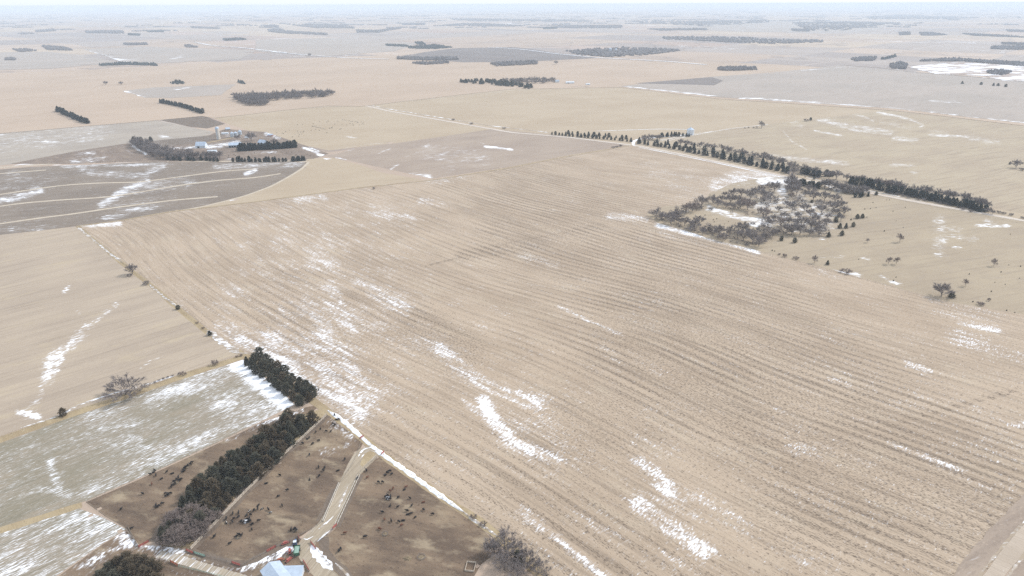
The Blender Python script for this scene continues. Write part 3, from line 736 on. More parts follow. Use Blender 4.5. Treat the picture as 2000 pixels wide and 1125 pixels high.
strip('snow_drift', [(688, 197), (705, 202), (760, 213), (880, 233), (960, 246), (1060, 257), (1078, 261)], 5, M_fdrift, snow0=.62, label='snow along the far ditch of the section road', kind='stuff', jit=.5)
strip('snow_drift', [(1248, 288), (1330, 304), (1440, 327), (1540, 349)], 2.4, M_fdrift, snow0=.9, label='snow line on the near verge of the road', kind='stuff', jit=.5, seg=12)
strip('snow_drift', [(1575, 347), (1640, 361), (1720, 377), (1800, 393)], 2.0, M_fdrift, snow0=.75, label='snow on the road verge beside the wood', kind='stuff', jit=.5, seg=12)
strip('road', [(1238, 284), (1236, 277), (1245, 272), (1290, 268), (1345, 263)], 6, M_fdrift, snow0=.9, label='snowy farm drive leading up to the grain bin')
strip('road', [(1300, 276), (1345, 266), (1420, 252), (1500, 243)], 4, M_road, snow0=.7, label='field track leading away from the grain bin')
strip('path', [(1165, 256), (1290, 252), (1345, 253)], 3, M_fdrift, snow0=.8, label='snow line running behind the road cedars')
strip('road', [(1236, 284), (1215, 287), (1110, 305), (1000, 327), (850, 351), (700, 367), (500, 394), (330, 414), (230, 432), (150, 442)], 4, M_grass, snow0=.25, label='grassy field boundary along the top of the stubble')
strip('path', [(712, 206), (850, 192), (1000, 177), (1213, 168)], 5, M_terrace, label='grassy lane running east from the road bend')
strip('path', [(420, 229), (560, 213), (700, 206)], 5, M_terrace, label='grass edge of the hay field')
strip('road', [(530, 101), (600, 108), (680, 114), (760, 116)], 14, M_fdrift, snow0=.85, z=2.0, label='far snowy road crossing the grey field', seg=60)
strip('road', [(380, 83), (420, 90), (500, 97), (560, 103)], 16, M_fdrift, snow0=.8, z=2.0, label='far snowy road near the upper left', seg=80)
strip('road', [(955, 93), (1000, 95), (1090, 106), (1180, 114), (1300, 120), (1380, 127)], 14, M_fdrift, snow0=.9, z=2.0, label='far snow-lined road beside the dark field', seg=60)
strip('road', [(1820, 215), (2000, 240), (2300, 276)], 4, M_fdrift, snow0=.9, label='snow along the fence below the grey field', seg=20)
strip('road', [(1640, 127), (1720, 132), (1790, 143), (1850, 146), (2000, 160), (2200, 182)], 9, M_fdrift, snow0=.55, z=1.8, label='pale far road by the snow-covered field', seg=50)
strip('road', [(250, 520), (150, 442)], 2, M_grass, label='narrow grass line at the corner of the pale field')
strip('road', [(2500, 640), (2300, 780), (2120, 920), (2000, 1050), (1940, 1125), (1880, 1240)], 7.5, M_road2, snow0=.12, label='tan gravel road crossing the near right corner', seg=6)
for off, lb in ((-1, 'field side'), (1, 'outer side')):
    pl = U([(2500, 640), (2300, 780), (2120, 920), (2000, 1050), (1940, 1125), (1880, 1240)])
    d = np.gradient(pl, axis=0); d /= np.hypot(*d.T)[:, None]
    nrm = np.stack([-d[:, 1], d[:, 0]], 1)
    strip('path', pl + nrm * off * 9.0, 9.5, M_brownp, metres=True, snow0=.2, rough0=.8, label='brown grass ditch on the %s of the near road' % lb, seg=6)
    strip('snow_drift', pl + nrm * off * 4.6, 1.2, M_drift, metres=True, snow0=.5, label='snow crumbs along the %s of the near road' % lb, kind='stuff', seg=3, jit=.6)

# ------------------------------------------------------------------ trees
M_bark = simple('bark', (.13, .11, .095), .95, .3, .5)
M_twig = plant_mat('bare_twigs', (.225, .195, .185), (.30, .26, .245))
M_twigp = plant_mat('pinkish_twigs', (.25, .20, .18), (.33, .27, .24))
M_cedar = plant_mat('cedar_green', (.12, .126, .097), (.19, .174, .128), .5, .5)
M_cedarb = plant_mat('cedar_bronze', (.17, .14, .095), (.24, .19, .13), .4, .5)
M_cedard = plant_mat('dark_cedar_green', (.052, .070, .068), (.090, .105, .092), .5, .45)


def bare_meshes(seed, H=10.0, spread=.85, nl=7, low=.24, tw=7, shrub=False, wid=.095):
    r = random.Random(seed)
    t = B(); c = B()
    def rnd(): return Vector((r.gauss(0, 1), r.gauss(0, 1), r.gauss(0, 1)))
    if not shrub:
        top = Vector((r.uniform(-.3, .3), r.uniform(-.3, .3), H * low))
        t.tube((0, 0, -.3), top * .25, H * .030, H * .021, 7); t.tube(top * .25, top, H * .021, H * .015, 7)
    def twig(p, d, L):
        e = p + d * L; s = d.cross(rnd()).normalized() * wid * .5
        n = len(c.v); c.v += [tuple(p - s), tuple(p + s), tuple(e)]; c.f.append((n, n + 1, n + 2))
    def grow(p, d, L, rad, dep):
        if d.z < .05: d = Vector((d.x, d.y, .08)).normalized()
        m = p + d * L * .5 + rnd() * L * .05
        q = m + (d + Vector((0, 0, .10))).normalized() * L * .5
        if dep < 3:
            c.tube(p, m, rad, rad * .8, 4 if dep < 2 else 3, False); c.tube(m, q, rad * .8, rad * .6, 4 if dep < 2 else 3, False)
        else:
            s = d.cross(rnd()).normalized() * max(rad, wid * .5); n = len(c.v)
            c.v += [tuple(p - s), tuple(p + s), tuple(q + s * .5), tuple(q - s * .5)]; c.f.append((n, n + 1, n + 2, n + 3))
        if dep == 4:
            for _ in range(tw):
                f = r.uniform(.2, 1); b = p.lerp(q, f)
                twig(b, (d + rnd() * .55 + Vector((0, 0, .15))).normalized(), L * r.uniform(.7, 1.3))
            return
        for k in range(3 if dep else 3):
            f = (.5, .78, 1.0)[k]
            b = p.lerp(m, f * 2) if f < .5 else m.lerp(q, f * 2 - 1)
            nd = (d + rnd() * (.42 if k < 2 else .22) + Vector((0, 0, .03))).normalized()
            grow(b, nd, L * r.uniform(.62, .80), rad * .62, dep + 1)
    for i in range(nl):
        a = 2 * math.pi * (i + r.uniform(-.35, .35)) / max(1, nl - 1)
        if shrub:
            p = Vector((math.cos(a), math.sin(a), 0)) * H * .08
            d = Vector((math.cos(a) * spread * r.uniform(.3, 1.2), math.sin(a) * spread * r.uniform(.3, 1.2), 1)).normalized()
            grow(p, d, H * .34, H * .012, 1)
        else:
            f = .45 + .55 * i / nl
            tilt = 0.1 if i == nl - 1 else spread * r.uniform(.55, 1.15)      # lean away from the trunk, radians
            d = Vector((math.cos(a) * math.sin(tilt), math.sin(a) * math.sin(tilt), math.cos(tilt)))
            grow(top * f, d, H * r.uniform(.25, .31), H * .013, 0)
    mt = None
    if not shrub:
        mt = bpy.data.meshes.new('trunk'); mt.from_pydata(t.v, [], t.f); mt.materials.append(M_bark)
    mc = bpy.data.meshes.new('crown'); mc.from_pydata(c.v, [], c.f)
    return mt, mc


def conifer_meshes(seed, H=9.0, R=2.4, shape='cone', n=620, clump=.60):
    r = random.Random(seed)
    t = B(); t.tube((0, 0, -.3), (0, 0, H * .55), H * .02 + .05, H * .01, 6)
    c = B()
    ph = [r.uniform(0, 6.28) for _ in range(4)]
    for i in range(n):
        z = r.random() ** 1.15
        if shape == 'cone': w = (1 - z) ** .75 * (.35 + .65 * min(1, z / .10 + .35))
        elif shape == 'oval': w = math.sqrt(max(0, 1 - (2 * z - .85) ** 2 / 1.35)) if z < .98 else .1
        else: w = (1 - z) ** .5 * min(1, .55 + z * 2)
        a = r.uniform(0, 6.283)
        w *= 1 + .24 * math.sin(3 * a + ph[0] + 5 * z) + .24 * math.sin(5 * a + ph[1] - 11 * z) + .18 * math.sin(2 * a + ph[2] + 17 * z)
        rad = R * w * r.uniform(.5, 1.0) * (1.22 if r.random() < .12 else 1)
        p = Vector((math.cos(a) * rad, math.sin(a) * rad, .25 + z * (H - .25)))
        out = Vector((math.cos(a), math.sin(a), .75 + r.uniform(-.3, .5))).normalized()
        for k in range(3):
            L = clump * r.uniform(.7, 1.35)
            d = (out + Vector((r.gauss(0, .5), r.gauss(0, .5), r.gauss(0, .4)))).normalized()
            s = d.cross(Vector((r.gauss(0, 1), r.gauss(0, 1), r.gauss(0, 1)))).normalized() * clump * .30
            nn = len(c.v)
            c.v += [tuple(p - s * .6 - d * L * .3), tuple(p + s * .6 - d * L * .3), tuple(p + s + d * L * .3), tuple(p + d * L), tuple(p - s + d * L * .3)]
            c.f.append((nn, nn + 1, nn + 2, nn + 3, nn + 4))
    mt = bpy.data.meshes.new('trunk'); mt.from_pydata(t.v, [], t.f); mt.materials.append(M_bark)
    mc = bpy.data.meshes.new('crown'); mc.from_pydata(c.v, [], c.f)
    return mt, mc


def coloured(pair, mat):
    a, b = pair; b = b.copy(); b.materials.clear(); b.materials.append(mat); return (a, b)


BARE = [bare_meshes(11, 10, .90, 8), bare_meshes(12, 10, .72, 8, .30), bare_meshes(13, 10, 1.12, 9, .16), bare_meshes(14, 10, .55, 7, .34)]
SHRUB = [bare_meshes(21, 4.5, .75, 12, shrub=True, wid=.09), bare_meshes(22, 4.5, 1.0, 11, shrub=True, wid=.09)]
CED = [conifer_meshes(31, 9, 2.5, 'cone'), conifer_meshes(32, 8.5, 2.7, 'blunt'), conifer_meshes(33, 9, 2.3, 'oval')]
BARE_G = [coloured(p, M_twig) for p in BARE]
BARE_P = [coloured(p, M_twigp) for p in BARE]
SHRUB_G = [coloured(p, M_twig) for p in SHRUB]
SHRUB_P = [coloured(p, M_twigp) for p in SHRUB]
CED.append(conifer_meshes(34, 9.6, 2.2, 'cone'))
CED_G = [coloured(p, M_cedar) for p in CED]
CED_B = [coloured(p, M_cedarb) for p in CED]
CED_D = [coloured(p, M_cedard) for p in CED]  # road and farm cedars: the cedar meshes in a darker green
TREES = []


def plant(name, pair, xy, label, cat='tree', group=None, sc=1.0, wide=1.0):
    x, y = xy
    f, w = {'bare_tree': (1.36, 1.08), 'cedar_tree': (1.02, 1.42), 'dark_cedar_tree': (1.22, 1.3), 'cedar_sapling': (.75, 1.2), 'shrub': (1.15, 1.1)}[name]
    sc *= f; wide *= w
    e = thing(name, label, cat, (x, y, float(terrain(x, y)) + .05), random.uniform(0, 6.28), group, (sc * wide, sc * wide, sc))
    if pair[0]: add('trunk', pair[0], e)
    add('crown' if pair[0] else 'branches', pair[1], e)
    return e


def lerp_row(pts, n, jit=1.0, end=True):
    """n ground points evenly along a traced row"""
    P = U(pts); L = np.concatenate([[0], np.cumsum(np.hypot(*np.diff(P, axis=0).T))])
    t = np.linspace(0, L[-1], n)
    q = np.stack([np.interp(t, L, P[:, 0]), np.interp(t, L, P[:, 1])], 1)
    return [(float(a) + random.uniform(-jit, jit), float(b) + random.uniform(-jit, jit)) for a, b in q]


def row(name, pairs, pts, n, label, group, sc, jit=1.2, cat='tree', wide=1.0):
    for i, p in enumerate(lerp_row(pts, n, jit)):
        plant(name, random.choice(pairs), p, label if isinstance(label, str) else label(i / max(1, n - 1)), cat, group, random.uniform(*sc), wide)


def third(text, names):
    return lambda f: text % names[min(len(names) - 1, int(f * len(names)))]


# the two near windbreaks beside the pens
g = 'cedars of the short windbreak'
for pts, n, side in (([(484, 712), (530, 748), (588, 790)], 10, ' on the snow side'), ([(497, 706), (545, 740), (604, 783)], 10, ' in the inner row'), ([(508, 700), (560, 735), (612, 774)], 9, ' on the stubble side')):
    row('cedar_tree', CED_G[1:3] * 3 + CED_G + CED_B[:3], pts, n, third('dark cedar %s of the short windbreak', [w + side for w in ('at the top end', 'halfway along', 'at the low end')]), g, (.75, 1.12), 1.3)
g = 'cedars of the long windbreak'
for k, (pts, n) in enumerate((([(566, 828), (496, 882), (426, 932), (356, 990)], 17), ([(580, 829), (508, 889), (436, 946), (366, 1004)], 17), ([(594, 830), (522, 896), (448, 960), (382, 1016)], 17), ([(606, 826), (534, 900), (460, 968), (398, 1024)], 17))):
    row('cedar_tree', CED_G[1:] * 2 + CED_G + CED_B * (2 if k > 0 else 1), pts, n, third('green and bronze cedar %s of the long windbreak', [w + (' beside the left pen', ' in the second row', ' in the third row', ' beside the board fence')[k] for w in ('at the top end', 'in the upper half', 'in the lower half', 'at the low end')]), g, (.75, 1.3), 2.2)
g = 'bare bushes at the foot of the long windbreak'
for p in [(335, 1030), (350, 1020), (365, 1014), (380, 1012), (395, 1022), (352, 1042), (372, 1034), (388, 1040), (340, 1052), (362, 1054), (378, 1056), (404, 1036), (330, 1062), (420, 1020), (350, 1066)]:
    plant('bare_tree', random.choice(BARE_P), at(*p), 'pinkish grey bare tree at the low end of the long windbreak', 'tree', g, random.uniform(.5, .72), 1.1)
for p in [(330, 1048), (344, 1056), (322, 1056), (356, 1030), (334, 1038), (318, 1046), (420, 1012)]:
    plant('cedar_tree', random.choice(CED_G), at(*p), 'dark cedar among the bare trees below the windbreak', 'tree', 'cedars among the bare trees', random.uniform(.6, .8))
g = 'cedars clumped beside the farmyard track'
for p in [(215, 1122), (232, 1112), (250, 1106), (268, 1104), (285, 1112), (300, 1120), (240, 1130), (262, 1128), (285, 1134), (225, 1140), (305, 1140), (200, 1140), (256, 1118)]:
    plant('cedar_tree', random.choice(CED_G + CED_B), at(*p), 'big cedar in the clump beside the farmyard track', 'tree', g, random.uniform(.75, 1.05), 1.15)
# bottom right corner of the pens
for p, sc, lb in [((985, 1072), 1.1, 'large bare tree leaning over the pen corner'), ((962, 1086), .9, 'bare tree nearest the empty feed box'), ((1008, 1092), .95, 'bare tree in front of the dark evergreen'), ((1030, 1108), .9, 'bare tree low on the stubble edge'),
                  ((1052, 1122), .8, 'last bare tree down the stubble edge'), ((985, 1112), .85, 'bare tree rooted in the shaded snow'), ((1010, 1128), .8, 'bare tree below the dark evergreen')]:
    plant('bare_tree', random.choice(BARE_G[:3]), at(*p), lb, 'tree', None, sc * .84, 1.05)
plant('cedar_tree', CED_G[1], at(1012, 1098), 'single dark evergreen among bare trees at the pen corner', 'tree', None, .85, 1.0)
for p, lb in [((925, 1012), 'small bare bush on the drift by the pen'), ((944, 1026), 'bare bush just above the large pen corner tree')]:
    plant('shrub', random.choice(SHRUB_P), at(*p), lb, 'bush', None, .55)

# single trees and bushes round the left field
plant('bare_tree', BARE_G[2], at(245, 771), 'broad bare tree standing alone in the grass strip', 'tree', None, 1.22, 1.3)
plant('cedar_tree', CED_B[1], at(124, 812), 'small bronze cedar in the grass strip', 'tree', None, .72, 1.0)
plant('bare_tree', BARE_G[0], at(259, 536), 'bare tree over a dark bush on the stubble fence row', 'tree', None, .9, 1.0)
plant('shrub', SHRUB_G[1], at(254, 540), 'dark low bush under the fence row tree', 'bush', None, .8, 1.0)
plant('shrub', SHRUB_G[0], at(286, 556), 'grey bush with snow below the fence row tree', 'bush', None, .85, 1.2)
plant('cedar_tree', CED_G[2], at(348, 604), 'small round cedar alone on the stubble fence row', 'tree', None, .45, 1.2)
plant('cedar_tree', CED_G[1], at(410, 655), 'small round cedar with snow at its foot on the fence row', 'tree', None, .5, 1.1)
plant('shrub', SHRUB_P[0], at(420, 713), 'thin pinkish bush near the corner of the windbreak', 'bush', None, .9)
plant('shrub', SHRUB_P[1], at(358, 733), 'bare bush halfway along the grass strip', 'bush', None, .7)
for p in [(303, 748), (311, 744), (319, 741), (328, 738), (337, 735), (350, 731)]:
    plant('shrub', random.choice(SHRUB_G), at(*p), 'tiny dark bush in the row along the grass strip', 'bush', 'tiny bushes along the grass strip', .32)
for p in [(385, 632), (397, 642), (463, 698), (471, 696)]:
    plant('shrub', random.choice(SHRUB_P), at(*p), 'low dry bush on the stubble fence row', 'bush', 'low bushes on the fence row', .4)

# the wood on the right
def wood_label(x, y):
    if x < 1345: return 'grey bare tree at the west tip of the pasture wood'
    if y > 436 and x < 1500: return 'grey bare tree in the line along the stubble side of the wood'
    if x < 1415: return 'grey bare tree at the west corner of the dense wood'
    if y < 378: return 'grey bare tree at the road end of the wood'
    if x > 1600: return 'grey bare tree on the open pasture side of the wood'
    if y < 410: return 'grey bare tree in the upper half of the dense wood'
    if y < 440: return 'grey bare tree in the snowy heart of the dense wood'
    return 'grey bare tree along the lower edge of the dense wood'


wood = [(1283, 425), (1292, 430), (1300, 428), (1310, 438), (1318, 430), (1326, 437), (1337, 441), (1322, 424), (1355, 447), (1365, 440), (1362, 408), (1352, 413), (1340, 416), (1370, 404), (1384, 452), (1350, 452), (1372, 458), (1395, 456), (1405, 462),
        (1392, 398), (1402, 404), (1410, 394), (1418, 406), (1426, 398), (1432, 408), (1440, 396), (1446, 408), (1454, 400), (1460, 410), (1415, 384), (1430, 386), (1448, 384), (1465, 392), (1472, 404), (1476, 380), (1486, 374), (1500, 368), (1512, 374), (1490, 390), (1504, 396), (1545, 356),
        (1548, 346), (1552, 366), (1538, 374), (1545, 388), (1560, 394), (1572, 384), (1580, 376), (1588, 392), (1600, 400), (1610, 392), (1618, 404), (1630, 396), (1628, 412), (1640, 408), (1648, 420), (1520, 414), (1532, 424), (1546, 416), (1558, 428), (1570, 414), (1582, 424), (1592, 434), (1604, 418), (1616, 428),
        (1510, 432), (1524, 442), (1540, 438), (1556, 446), (1570, 440), (1584, 448), (1600, 446), (1614, 442), (1500, 446), (1514, 458), (1530, 456), (1546, 458), (1562, 458), (1580, 460), (1600, 458), (1508, 464), (1494, 472), (1425, 462), (1440, 464), (1452, 470), (1462, 462), (1470, 474), (1482, 482), (1448, 456), (1490, 458),
        (1412, 470), (1485, 418), (1496, 424), (1536, 404), (1632, 420), (1642, 432)]
for p in wood:
    plant('bare_tree', random.choice(BARE_G + BARE_G[:2] + BARE_P[:1]), at(*p), wood_label(*p), 'tree', 'bare trees of the wood beside the pasture', random.uniform(.6, 1.25), 1.12)
for p, sc in [((1540, 368), 1.25), ((1546, 362), 1.35), ((1552, 372), 1.3), ((1544, 380), 1.2), ((1556, 382), 1.2)]:
    plant('bare_tree', random.choice(BARE_G[1::2]), at(*p), 'tall bare tree in the clump where wood meets road', 'tree', 'tall trees where the wood meets the road', sc, 1.0)
for p, sc in [((1526, 470), .75), ((1552, 474), .8), ((1618, 463), .85), ((1632, 434), .9), ((1640, 446), .9), ((1652, 446), .85), ((1644, 460), .85), ((1662, 430), .3), ((1674, 427), .85), ((1684, 426), .8), ((1666, 443), .75), ((1638, 424), .8), ((1585, 396), .6), ((1384, 450), .6), ((1397, 452), .5), ((1590, 350), .6)]:
    plant('cedar_tree', random.choice(CED_G), at(*p), 'dark cedar on the edge of the bare wood', 'tree', 'cedars on the edge of the wood', sc * .85)
for p, sc in [((1335, 414), .7), ((1388, 410), .7), ((1470, 438), .75), ((1422, 455), .6), ((1458, 480), .6), ((1377, 450), .55)]:
    plant('shrub', random.choice(SHRUB_G), at(*p), 'dark tangled bush among the bare wood', 'bush', 'tangled bushes in the wood', sc, 1.2)
# pasture plants
for p, k, sc, w, lb in [((1532, 502), 0, .8, 1.0, 'slim bare bush first along the pasture edge'), ((1522, 498), 0, .45, 1, 'tiny bare bush beside the wood corner'), ((1554, 506), 1, .65, 1.6, 'dense low bush on the pasture edge'), ((1652, 533), 1, 1.05, 1.6, 'big round bush with a snow bank at its foot'),
                        ((1915, 596), 0, .7, 1.5, 'sparse bush low on the pasture edge'), ((1931, 588), 0, .7, .7, 'thin upright bush on the pasture edge')]:
    plant('shrub', (SHRUB_P if k else SHRUB_P)[k], at(*p), lb, 'bush', None, sc, w)
for p, sc, lb in [((1590, 514), .62, 'spindly bare tree between two pasture bushes'), ((1735, 516), .6, 'first of two spindly trees in the open pasture'), ((1750, 516), .6, 'second spindly tree in the open pasture'), ((1757, 473), .75, 'small bare tree out in the pasture'), ((1694, 474), .4, 'tiny bare sapling below the cedars'),
                  ((1940, 520), .6, 'faint bare sapling high in the right pasture'), ((1885, 559), .55, 'bare sapling behind the domed tree'), ((1838, 579), 1.05, 'domed bare tree beside a cedar on the stubble edge')]:
    plant('bare_tree', BARE_G[0] if sc > .9 else BARE_P[3], at(*p), lb, 'tree', None, sc, 1.25 if sc > .9 else .8)
plant('cedar_tree', CED_G[1], at(1858, 581), 'dark cedar touching the domed bare tree', 'tree', None, .65, 1.3)
plant('cedar_tree', CED_G[0], at(1616, 517), 'small lone cedar between pasture bushes', 'tree', None, .55, 1.0)
for p in [(1677, 507), (1750, 542), (1745, 549), (1970, 518), (1993, 521), (1963, 556), (1936, 570), (1893, 536), (1955, 532), (1966, 607), (1982, 611), (1900, 590), (1991, 544), (1943, 552), (1513, 491), (1508, 490), (1377, 421), (1395, 434), (1415, 438), (1423, 433), (1432, 443), (1400, 428), (1393, 430), (1732, 391), (1737, 391), (1768, 406), (1700, 408), (1711, 406), (1705, 396), (1744, 413), (1750, 432), (1764, 445), (1668, 434), (1693, 425), (1689, 409), (1727, 452), (1973, 458)]:
    plant('cedar_sapling', random.choice(CED_G + CED_B), at(*p), 'tiny dark cedar sapling dotted over the pasture', 'sapling', 'cedar saplings in the pasture', random.uniform(.14, .24), 1.3)

# windbreak along the gravel road
g = 'cedars along the gravel road'; lb = 'dark cedar in the row along the gravel road'
row('dark_cedar_tree', CED_D, [(1078, 263), (1130, 268), (1180, 272), (1232, 277)], 22, 'small dark cedar in the short row left of the farm drive', 'cedars left of the farm drive', (.5, .85))
row('dark_cedar_tree', CED_D, [(1110, 262), (1150, 265), (1225, 272)], 12, 'small dark cedar in the short row left of the farm drive', 'cedars left of the farm drive', (.5, .9), 4)
lb = third('dark cedar in the front row by the road, %s', ['next to the farm drive', 'second stretch from the farm drive', 'middle stretch', 'stretch before the wood', 'end nearest the wood'])
row('dark_cedar_tree', CED_D, [(1250, 281), (1300, 288), (1350, 298), (1400, 308), (1450, 319), (1500, 330), (1537, 338)], 34, lb, g, (.7, 1.2), 2.5)
lb = third('dark cedar in the back row by the road, %s', ['end by the farm drive', 'middle stretch', 'end nearest the wood'])
row('dark_cedar_tree', CED_D, [(1285, 280), (1380, 296), (1440, 309), (1530, 329)], 14, lb, g, (.7, 1.1), 3)
row('dark_cedar_tree', CED_D, [(1290, 268), (1320, 266), (1346, 267)], 11, 'dark cedar in the row below the grain bin', 'cedars by the grain bin', (.6, .95), 3)
row('dark_cedar_tree', CED_D, [(1568, 340), (1598, 346)], 6, 'dark cedar behind the road near the wood', 'cedars behind the road near the wood', (.8, 1.15), 2)
row('dark_cedar_tree', CED_D, [(1614, 344), (1624, 345)], 3, 'dark cedar in the trio behind the road', 'trio of cedars behind the road', (.8, 1.0), 1.5)
row('dark_cedar_tree', CED_D, [(1658, 359), (1690, 364), (1718, 372)], 10, 'dark cedar in the knot across the road from the wood', 'cedars across the road from the wood', (.9, 1.2), 2.5)
row('dark_cedar_tree', CED_D, [(1735, 376), (1790, 385), (1840, 396), (1872, 404)], 24, third('dark cedar in the thick stand along the lower road, %s', ['upper end', 'middle', 'lower end']), 'cedars in the thick stand by the road', (.8, 1.2), 3)
row('dark_cedar_tree', CED_D, [(1882, 402), (1905, 411), (1924, 414)], 7, 'dark cedar at the thin end of the road windbreak', 'cedars at the end of the road windbreak', (.7, 1.1), 3)
row('dark_cedar_tree', CED_D, [(1562, 361), (1598, 368)], 8, 'dark cedar between the road and the bare wood', 'cedars between road and wood', (.75, 1.0), 2)
row('dark_cedar_tree', CED_D, [(1668, 386), (1692, 383)], 4, 'low cedar under the roadside bare trees', 'low cedars under the roadside trees', (.55, .7), 2)
plant('dark_cedar_tree', CED_D[1], at(1711, 381), 'low dark cedar alone on the near road verge', 'tree', None, .5, 1.2)
g = 'bare trees behind the road pines'; lb = 'grey bare tree behind the road cedars'
row('bare_tree', BARE_G, [(1255, 276), (1275, 272), (1290, 274)], 6, lb, g, (.7, 1.0), 4, wide=1.1)
row('bare_tree', BARE_G, [(1330, 285), (1420, 297), (1480, 310), (1540, 328), (1600, 345), (1650, 352), (1700, 364)], 30, third('grey bare tree behind the road cedars, %s', ['stretch by the grain bin', 'upper middle stretch', 'stretch opposite the wood corner', 'stretch opposite the bare wood']), g, (.9, 1.2), 4, wide=1.15)
row('bare_tree', BARE_G + BARE_P[:2], [(1710, 366), (1735, 370), (1750, 373)], 6, 'tall bare tree in the gap of the road windbreak', 'bare trees in the windbreak gap', (1.1, 1.35), 3)
row('bare_tree', BARE_G, [(1760, 374), (1820, 383), (1890, 397), (1925, 410)], 16, lb, g, (.8, 1.2), 4)
row('bare_tree', BARE_G, [(1606, 366), (1640, 372), (1664, 378), (1690, 378)], 12, 'low bare tree between the road and the wood', 'bare trees between the road and the wood', (.75, 1.1), 4, wide=1.3)
for p, sc, lb in [((1930, 417), .7, 'bare tree past the end of the road cedars'), ((1938, 419), .5, 'bare bush-like tree beside the road bend')]:
    plant('bare_tree', BARE_G[1], at(*p), lb, 'tree', None, sc)
for p in [(1960, 418), (1975, 421), (1950, 416), (1998, 427), (2010, 430), (1895, 414), (1880, 410)]:
    plant('shrub', random.choice(SHRUB_G), at(*p), 'dark bush on the verge of the lower road', 'bush', 'bushes on the lower road verge', .7, 1.3)
for p in [(1205, 288), (1198, 289), (1212, 286)]:
    plant('shrub', random.choice(SHRUB_G), at(*p), 'bush near the road junction at the stubble corner', 'bush', 'bushes at the road junction', .8, 1.3)
# far single trees right
plant('bare_tree', BARE_G[3], at(1487, 250), 'lone upright bare tree in the field beyond the bin', 'tree', None, 1.1, 1.0)
for p in [(1455, 251), (1462, 250), (1472, 250), (1478, 249)]:
    plant('shrub', random.choice(SHRUB_G), at(*p), 'low bush in the line beside the lone upright tree', 'bush', 'bushes beside the lone tree', .6)
plant('shrub', SHRUB_G[1], at(1574, 237), 'round grey bush in the snow-lined field', 'bush', None, 1.5, 1.1)
plant('dark_cedar_tree', CED_D[1], at(1583, 235), 'small cedar next to the round grey bush', 'tree', None, .7, 1.1)
plant('bare_tree', BARE_G[0], at(1984, 328), 'round bare tree near the right edge field', 'tree', None, 1.1, 1.2)
plant('dark_cedar_tree', CED_D[0], at(1972, 321), 'tiny cedar beside the round bare tree', 'tree', None, .45)
plant('shrub', SHRUB_G[0], at(1996, 333), 'bush below the round bare tree', 'bush', None, 1.0, 1.3)
for p in [(1879, 164), (1916, 166), (1940, 168), (1949, 168), (1964, 170)]:
    plant('dark_cedar_tree', random.choice(CED_D), at(*p), 'small round tree in the row of five by the far road', 'tree', 'five small trees by the far road', .9, 1.3)
for p in [(885, 235), (921, 243), (985, 252)]:
    plant('shrub', random.choice(SHRUB_G), at(*p), 'dark bush beside the section road bend', 'bush', 'bushes by the section road', 1.0, 1.2)
plant('shrub', SHRUB_G[0], at(730, 370), 'dark bush on the grass edge above the stubble', 'bush', None, .8, .8)

# farmstead groves
g = 'bare trees of the farmstead grove'
row('bare_tree', BARE_G, [(262, 281), (278, 293), (296, 301), (310, 306)], 13, third('grey bare tree on the outer edge of the farmstead grove, %s', ['west tip', 'middle', 'bend']), g, (1.0, 1.3), 5, wide=1.1)
row('bare_tree', BARE_G, [(284, 286), (310, 299), (340, 303), (372, 303)], 12, third('grey bare tree on the farmyard side of the grove, %s', ['west end', 'middle', 'east end']), g, (1.0, 1.3), 5, wide=1.1)
row('bare_tree', BARE_G, [(310, 310), (350, 311), (400, 310), (424, 312)], 16, third('grey bare tree in the front line of the farmstead grove, %s', ['west end', 'middle', 'below the barn', 'east end']), g, (.9, 1.25), 4, wide=1.1)
row('dark_cedar_tree', CED_D, [(260, 276), (268, 280), (292, 277)], 5, 'dark cedar at the west tip of the farmstead grove', 'cedars at the grove tip', (.9, 1.1), 4)
row('dark_cedar_tree', CED_D, [(330, 313), (380, 314), (428, 315)], 12, 'low dark cedar along the foot of the farmstead grove', 'cedars at the foot of the grove', (.5, .75), 3)
row('dark_cedar_tree', CED_D, [(468, 295), (500, 293), (540, 291), (578, 288)], 30, 'dark cedar in the row across the farmstead', 'cedars across the farmstead', (1.1, 1.5), 3)
row('dark_cedar_tree', CED_D, [(458, 316), (500, 316), (556, 316)], 20, 'low dark cedar in the row below the farmstead', 'cedars below the farmstead', (.55, .95), 2.5)
row('dark_cedar_tree', CED_D, [(573, 315), (592, 314)], 7, 'low dark cedar at the east end of the farmstead', 'cedars at the east end of the farmstead', (.7, .95), 2.5)
for p, sc, lb in [((491, 276), 1.5, 'tall bare tree in the middle of the farmstead'), ((464, 274), .95, 'smaller bare tree beside the grain bins'), ((536, 283), 1.0, 'bare tree among the farmstead cedars')]:
    plant('bare_tree', BARE_G[1], at(*p), lb, 'tree', None, sc, 1.1)
row('dark_cedar_tree', CED_D, [(113, 217), (140, 230), (172, 242)], 34, 'dark cedar in the left one of two far windbreaks', 'cedars of the left far windbreak', (1.1, 1.35), 4)
row('dark_cedar_tree', CED_D, [(315, 201), (350, 208), (396, 222)], 34, 'dark cedar in the curved far windbreak above the farmstead', 'cedars of the curved far windbreak', (1.0, 1.2), 4)
for p, sc, lb in [((207, 166), 1.1, 'round bare tree in the far tan field'), ((237, 166), 1.0, 'second round bare tree in the far tan field'), ((605, 110), 1.3, 'lone bare tree beside the far snowy road'), ((1086, 126), 1.4, 'lone bare tree below the far dark field')]:
    plant('bare_tree', BARE_G[0], at(*p), lb, 'tree', None, sc, 1.2)

